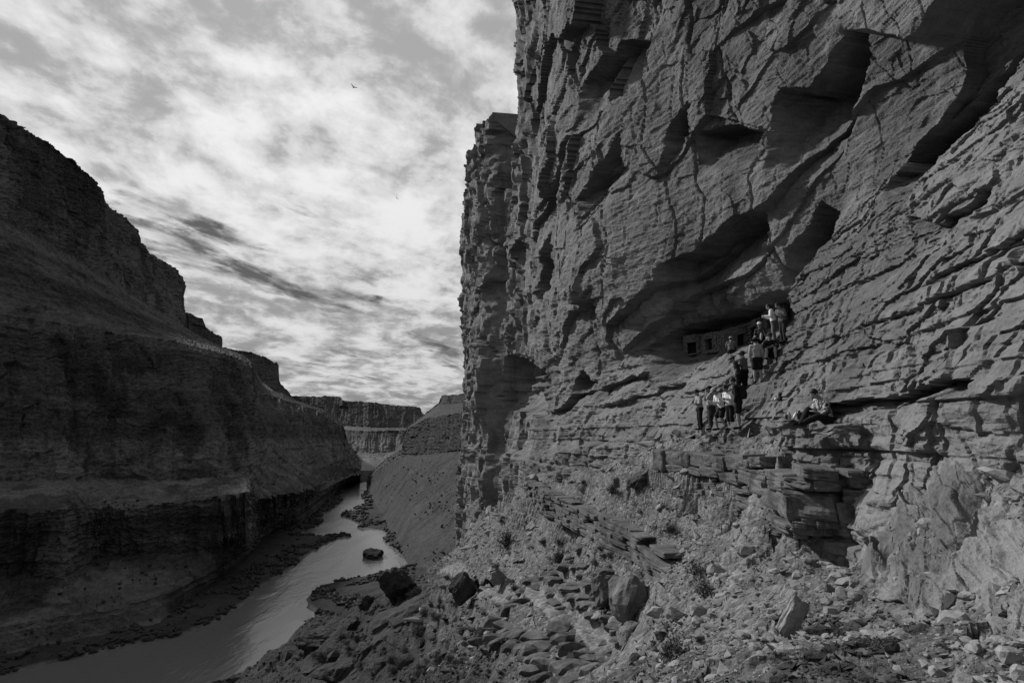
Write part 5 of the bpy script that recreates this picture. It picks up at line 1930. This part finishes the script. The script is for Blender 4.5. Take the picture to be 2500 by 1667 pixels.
def build_people():
    def feet(px, py):
        return any_hit(px, py)
    # the group on the shelf
    p = feet(1711, 1049)
    person('person with dark cap and pale long-sleeved top, arms crossed, leftmost of the shelf group', p, LEFT + 0.1, pose_stand(0.05, arms='crossed', head=(0, 0.25)), 1.0, MAT_LIGHT, 'long', MAT_BLACK, 'long', ('cap', MAT_DARK), extra=strap_prop)
    p = feet(1737, 1049)
    person('person in patterned tie-dye shirt holding a camera up to the face', p, LEFT - 0.15, pose_stand(-0.03, arms='camera', head=(0, -0.05)), 1.06, MAT_TIEDYE, 'short', MAT_DARK, 'long', ('cap', MAT_BLACK), curl=0.75, extra=lambda r, J: (camera_prop(r, J), waist_prop(r, J)))
    p = feet(1764, 1050)
    person('person in white long-sleeved shirt with black backpack stooping in dark shorts', p, LEFT + 0.1, pose_stand(0.32, arms='front', step=0.16, knee=0.8, head=(0, 0.3)), 1.02, MAT_WHITE, 'long', MAT_BLACK, 'short', ('cap', MAT_STRAW), pack=MAT_BLACK)
    p = feet(1786, 1049) + V3(0.12, 0.35, 0)
    person('person in white top and dark knee-length trousers half hidden in the shelf group', p, LEFT + 0.4, pose_stand(0.15, arms='front', head=(0, 0.4)), 0.98, MAT_WHITE, 'long', MAT_BLACK, 'knee', None)
    p = feet(1806, 1047)
    person('person in dark jacket with dark backpack and shorts, rightmost of the shelf group', p, LEFT - 0.5, pose_stand(0.12, arms='down', head=(0, 0.2)), 1.08, MAT_BLACK, 'long', MAT_BLACK, 'short', None, pack=MAT_BLACK)
    # climbing the ramp
    p = feet(1806, 972)
    person('person in broad-brimmed hat and dark shirt looking down behind the shelf group', p, LEFT - 0.5, pose_stand(0.18, arms='down', head=(0, 0.35)), 1.0, MAT_DARK, 'short', MAT_BLACK, 'long', ('brim', MAT_MID))
    p = feet(1815, 960) + V3(0.15, 0.1, 0)
    person('person in hat and grey shirt with dark trousers standing behind the dark-shirted hiker', p, LEFT - 0.8, pose_stand(0.03, arms='front', head=(0, 0.1)), 0.98, MAT_MID, 'long', MAT_BLACK, 'long', ('brim', MAT_DARK))
    p = feet(1852, 936)
    person('person seen from behind in wide hat, grey shirt and black shorts climbing to the granaries', p, -0.35, pose_stand(0.10, arms='down', head=(0, 0.1), wide=0.03), 1.02, MAT_LIGHT, 'long', MAT_BLACK, 'short', ('brim', MAT_DARK))
    # up at the granaries
    p = feet(1786, 862)
    person('person with pale cap sitting below the granary doors with arms stretched to the knees', p, math.pi * 0.88 + math.pi, pose_sit(0.2, arms='knees', head=(0, 0.1)), 0.95, MAT_MID, 'short', MAT_BLACK, 'long', ('cap', MAT_STRAW))
    p = feet(1860, 838)
    person('person with white headband sitting in dark top with one bare leg stretched out', p, math.pi * 0.75, pose_sit(0.15, (0.36, 0.36), (0.42, 0.22), (0.50, 0.0), (0.75, -0.10), 'lap'), 0.97, MAT_DARK, 'short', MAT_BLACK, 'short', ('cap', MAT_WHITE))
    p = feet(1884, 872)
    person('person in dark clothes and cap crouching on the rocks below the white shirt', p, math.pi * 0.85, pose_sit(0.3, (0.34, 0.34), (0.36, 0.30), (0.40, -0.12), (0.46, -0.12), 'knees', head=(0, 0.3)), 1.0, MAT_BLACK, 'long', MAT_BLACK, 'short', ('cap', MAT_DARK))
    p = feet(1892, 838)
    person('dark-haired person in loose white shirt standing at the topmost granary', p, LEFT - 0.4, pose_stand(0.15, arms='front', head=(0, 0.2)), 0.92, MAT_WHITE, 'long', MAT_MID, 'long', None, hairlen=0.06)
    p = feet(1908, 836) + V3(0.1, 0, 0)
    person('person in grey shirt and dark trousers right of the white-shirted person', p, LEFT + 0.3, pose_stand(0.2, arms='straps', head=(0, 0.35)), 0.90, MAT_MID, 'short', MAT_DARK, 'long', None)
    # the seated man on the right
    p = any_hit(2024, 1037)
    print('seated', p)
    person('dark-haired person in floral shirt and dark trousers sitting with notebook on the shelf', p + V3(0, 0, 0.02), LEFT + 0.12, pose_sit(0.34, (0.42, 0.17), (0.44, 0.36), (0.74, 0.0), (0.62, 0.0), 'lap', head=(0, 0.45)), 1.02, MAT_FLORAL, 'short', MAT_BLACK, 'long', None, extra=paper_prop)
    # two on the path
    p = snap(1205, 1434, 35)
    person('person in dark clothes and pale brimmed hat sitting by the path', p, LEFT - 0.6, pose_sit(0.2, arms='knees'), 1.05, MAT_BLACK, 'long', MAT_BLACK, 'long', ('brim', MAT_STRAW))
    p = snap(1168, 1440, 35)
    person('person in black with light cap sitting left of the pale hat', p, LEFT - 0.2, pose_sit(0.3, arms='knees'), 1.0, MAT_BLACK, 'long', MAT_BLACK, 'long', ('cap', MAT_LIGHT))


build_people()

# ------------------------------------------------------------------ bottles and packs
MAT_METAL_D = simple_mat('dark_bottle', 0.015, 0.35, 0.1, 10, 0.5)
MAT_METAL_L = simple_mat('pale_bottle', 0.32, 0.4, 0.05, 10, 0.4)
MAT_METAL_W = simple_mat('white_bottle', 0.65, 0.4, 0.04, 10, 0.4)
MAT_METAL_M = simple_mat('grey_bottle', 0.16, 0.4, 0.05, 10, 0.4)


def bottle(px, pyb, Y, hpx, rpx, mat, label, tilt=(0, 0), lidmat=None, p=None):
    p = at(px, pyb, Y) if p is None else p
    k = Y / F_PX
    H, R = hpx * k, rpx * k
    e = empty('bottle', p)
    e.rotation_euler = (tilt[0], tilt[1], 0)
    V_, Q_ = lathe([(0, 0), (R * 0.92, 0), (R, H * 0.03), (R, H * 0.74), (R * 0.9, H * 0.80), (R * 0.62, H * 0.84), (R * 0.6, H * 0.86)], 18)
    tri_mesh('bottle_body', V_, Q_, mat, True, parent=e)
    V_, Q_ = lathe([(R * 0.7, H * 0.85), (R * 0.72, H * 0.98), (R * 0.6, H), (0, H)], 18)
    tri_mesh('lid', V_, Q_, lidmat or MAT_METAL_D, True, parent=e)
    tag(e, label, 'bottle')
    return e


BY = max(any_hit(1940, 1026)[1] - 0.25, 11)
print('bottles', BY)
bottle(1919.6, 1025, BY, 16, 2.4, MAT_METAL_D, 'slim dark bottle, leftmost in the row on the rock bench')
bottle(1927, 1025, BY, 18, 4.8, MAT_METAL_L, 'wide pale bottle second from left on the rock bench', lidmat=MAT_METAL_L)
bottle(1936, 1024, BY, 19, 3.0, MAT_METAL_W, 'white patterned bottle leaning to the right on the rock bench', (0, 0.5), MAT_METAL_W)
bottle(1952, 1024, BY, 22, 4.9, MAT_METAL_D, 'tall dark bottle right of the leaning white one')
bottle(1963, 1022, BY, 22, 6.0, MAT_METAL_M, 'stout grey bottle nearest the seated person', lidmat=MAT_METAL_M)
_p = any_hit(1894, 977)
bottle(0, 0, _p[1], 17, 3.6, MAT_METAL_W, 'white bottle lying on its side on the ramp', (0.2, 1.9), MAT_METAL_L, p=_p + V3(-0.06, -0.05, 0.05))
_p = any_hit(1905, 978)


def small_pack(p, label):
    e = empty('day_pack', p)

    def f(q):
        a = np.abs(q - V3(0, 0, 0.13)) - np.array([0.035, 0.03, 0.10])
        d = np.linalg.norm(np.maximum(a, 0), axis=1) + np.minimum(a.max(axis=1), 0) - 0.03
        return smin(d, ell(q, (0, -0.05, 0.09), (0.05, 0.03, 0.06)), 0.02)
    V_, Q_ = surface_net(f, (-0.15, -0.15, -0.05), (0.15, 0.15, 0.32), 0.012)
    tri_mesh('bag_body', V_, Q_, MAT_BLACK, True, parent=e)
    V_, Q_ = surface_net(lambda q: np.maximum(np.abs(np.linalg.norm((q - V3(0, 0, 0.27))[:, [0, 2]], axis=1) - 0.03) - 0.006, np.abs(q[:, 1]) - 0.008), (-0.06, -0.03, 0.2), (0.06, 0.03, 0.34), 0.006)
    tri_mesh('handle', V_, Q_, MAT_BLACK, True, parent=e)
    tag(e, label, 'bag')


small_pack(_p + V3(0, -0.05, 0), 'small black day pack standing beside the white lying bottle')

# ------------------------------------------------------------------ granaries in the alcove
MAT_MASON = rock_mat('masonry_stone', 0.11, 0.4, 0.2, (1, 1, 1.8), 0.02)
MAT_DOOR_SHADE = simple_mat('granary_door_shade', 0.008, 1.0, 0.2, 6)  # near-black colour standing in for shade inside the doors
box_q = np.array([[0, 1, 3, 2], [4, 6, 7, 5], [0, 4, 5, 1], [2, 3, 7, 6], [0, 2, 6, 4], [1, 5, 7, 3]])


def granary(x0, y0, x1, y1, hpx, dx, dy, dw, dh, label, seed):
    """dry-stone wall between two traced foot points, with one door opening (photo px)"""
    r = np.random.RandomState(seed)
    A, B = hit_cliff(x0, y0), hit_cliff(x1, y1)
    A[2] -= 0.1
    B[2] -= 0.1
    t = B - A
    L = np.linalg.norm(t[:2])
    tx = np.array([t[0], t[1], 0]) / L
    out = np.array([tx[1], -tx[0], 0])
    if out @ V3(-NX, -NY, 0) < 0:
        out = -out
    Ym = (A[1] + B[1]) / 2
    H = hpx / F_PX * Ym
    # door in wall coordinates
    u0 = (dx - dw / 2 - x0) / (x1 - x0)
    u1 = (dx + dw / 2 - x0) / (x1 - x0)
    yb = y0 + (y1 - y0) * (u0 + u1) / 2
    v0, v1 = max((yb - dy - dh / 2) / F_PX * Ym, 0.08), (yb - dy + dh / 2) / F_PX * Ym
    v1 = min(v1, H - 0.15)
    root = empty('granary', tuple((A + B) / 2))
    tag(root, label, 'granary')
    org = (A + B) / 2
    Vs, Qs = [], []
    v = 0.0
    while v < H:
        ch = 0.07 + 0.07 * r.rand()
        u = -0.02
        while u < 1.0:
            cl = (0.14 + 0.26 * r.rand()) / L
            ua, ub = u, min(u + cl, 1.02)
            u = ub
            for a, b in ([(ua, min(ub, u0)), (max(ua, u1), ub)] if (v + ch > v0 and v < v1) else [(ua, ub)]):
                if b - a < 0.004:
                    continue
                pts = []
                bul = 0.28 * math.sin(math.pi * min(max((a + b) / 2, 0), 1))
                pr = bul + 0.08 * r.rand()
                for su in (a + 0.004, b - 0.004):
                    for so in (pr - 0.25, pr):
                        for sv_ in (v + 0.006, v + ch - 0.006):
                            q = A + t * su + out * (so + 0.012 * r.normal()) + V3(0, 0, sv_ + 0.006 * r.normal())
                            pts.append(q - org)
                Qs.append(box_q + len(Vs) * 8)
                Vs.append(np.array(pts))
        v += ch
    m = tri_mesh('masonry', np.concatenate(Vs), np.concatenate(Qs), MAT_MASON, parent=root)
    # mortar core behind the stones, split round the door
    CV, CQ = [], []
    for a, b, c, d in ((0, u0, 0, H), (u1, 1, 0, H), (u0, u1, 0, v0), (u0, u1, v1, H)):
        if b - a < 0.003 or d - c < 0.01:
            continue
        n = 6
        for i in range(n):
            ua, ub = a + (b - a) * i / n, a + (b - a) * (i + 1) / n
            pts = []
            for su in (ua, ub):
                bul = 0.28 * math.sin(math.pi * min(max(su, 0), 1)) - 0.02
                for so in (bul - 0.24, bul):
                    for sv_ in (c, d):
                        pts.append(A + t * su + out * so + V3(0, 0, sv_) - org)
            CQ.append(box_q + len(CV) * 8)
            CV.append(np.array(pts))
    tri_mesh('mortar', np.concatenate(CV), np.concatenate(CQ), MAT_MASON, parent=root)
    # lintel slab and a solid near-black box painting the shade inside the door
    def slab(nm, ua, ub, oa, ob, va, vb, mat, flip=False):
        bul = 0.28 * math.sin(math.pi * (ua + ub) / 2)
        pts = [A + t * su + out * (bul + so) + V3(0, 0, sv_) - org for su in (ua, ub) for so in (oa, ob) for sv_ in (va, vb)]
        return tri_mesh(nm, np.array(pts), box_q, mat, parent=root)
    slab('lintel', u0 - 0.04, u1 + 0.04, -0.2, 0.06, v1 - 0.01, v1 + 0.07, MAT_MASON)
    slab('door_shade_block', u0 - 0.02, u1 + 0.02, -0.75, -0.27, v0 - 0.05, v1 + 0.05, MAT_DOOR_SHADE)
    return root


granary(1672, 866, 1716, 860, 46, 1692, 846, 22, 28, 'lowest ruined granary with the widest dark opening in the alcove', 1)
granary(1716, 862, 1772, 853, 50, 1741, 836, 18, 28, 'granary wall with square door left of the seated person', 2)
granary(1772, 853, 1828, 838, 52, 1807, 826, 17, 28, 'granary wall with slanted door just right of the seated person', 3)
granary(1828, 838, 1868, 818, 48, 1846, 808, 15, 28, 'granary with dark door behind the white headband', 4)
granary(1868, 818, 1918, 800, 60, 1889, 786, 13, 22, 'topmost granary with rough layered masonry and a narrow door', 5)

# ------------------------------------------------------------------ birds
def bird(px, py, Y, span, label, bank=0.0, yaw=0.0, flap=0.25):
    c = at(px, py, Y)
    s = span / F_PX * Y
    e = empty('bird', c)
    e.rotation_euler = (0, bank, yaw)
    V_, Q_ = surface_net(lambda q: smin(cap(q, (0, -0.2, 0), (0, 0.16, 0.01), 0.03, 0.045), cap(q, (0, 0.16, 0.01), (0, 0.25, 0.02), 0.035, 0.018), 0.03), (-0.1, -0.3, -0.1), (0.1, 0.35, 0.12), 0.018)
    tri_mesh('body', V_ * s, Q_, MAT_BLACK, True, parent=e)
    tri_mesh('tail', np.array([[-0.02, -0.18, 0], [0.02, -0.18, 0], [0.06, -0.33, 0], [-0.06, -0.33, 0], [0, -0.25, 0.012], [0, -0.25, -0.008]]) * s, np.array([[0, 1, 4], [1, 2, 4], [2, 3, 4], [3, 0, 4], [1, 0, 5], [2, 1, 5], [3, 2, 5], [0, 3, 5]]), MAT_BLACK, parent=e)
    for sd in (-1, 1):
        st = [(0.02, 0.09, -0.10, 0.0), (0.20, 0.13, -0.06, flap * 0.22), (0.38, 0.07, -0.05, flap * 0.30), (0.52, -0.05, -0.09, flap * 0.26)]
        V_ = []
        for x, f, b, z in st:
            V_ += [[x * sd, f, z], [x * sd, (f + b) / 2, z + 0.015], [x * sd, b, z], [x * sd, (f + b) / 2, z - 0.006]]
        Q_ = [[4 * i + j, 4 * i + (j + 1) % 4, 4 * i + 4 + (j + 1) % 4, 4 * i + 4 + j] for i in range(3) for j in range(4)] + [[12, 13, 14, 15]]
        tri_mesh('wing', np.array(V_) * s, np.array(Q_), MAT_BLACK, parent=e)
    tag(e, label, 'bird')


bird(863, 214, 70, 20, 'black bird with spread wings high in the clouds, topmost bird', 0.3, 0.6, 0.9)
bird(968, 483, 90, 15, 'small black bird banking steeply left of the buttress', 1.1, 0.3, 0.6)
bird(940, 880, 120, 14, 'tiny black bird gliding low over the far mesa', 0.1, 0.1, 0.3)
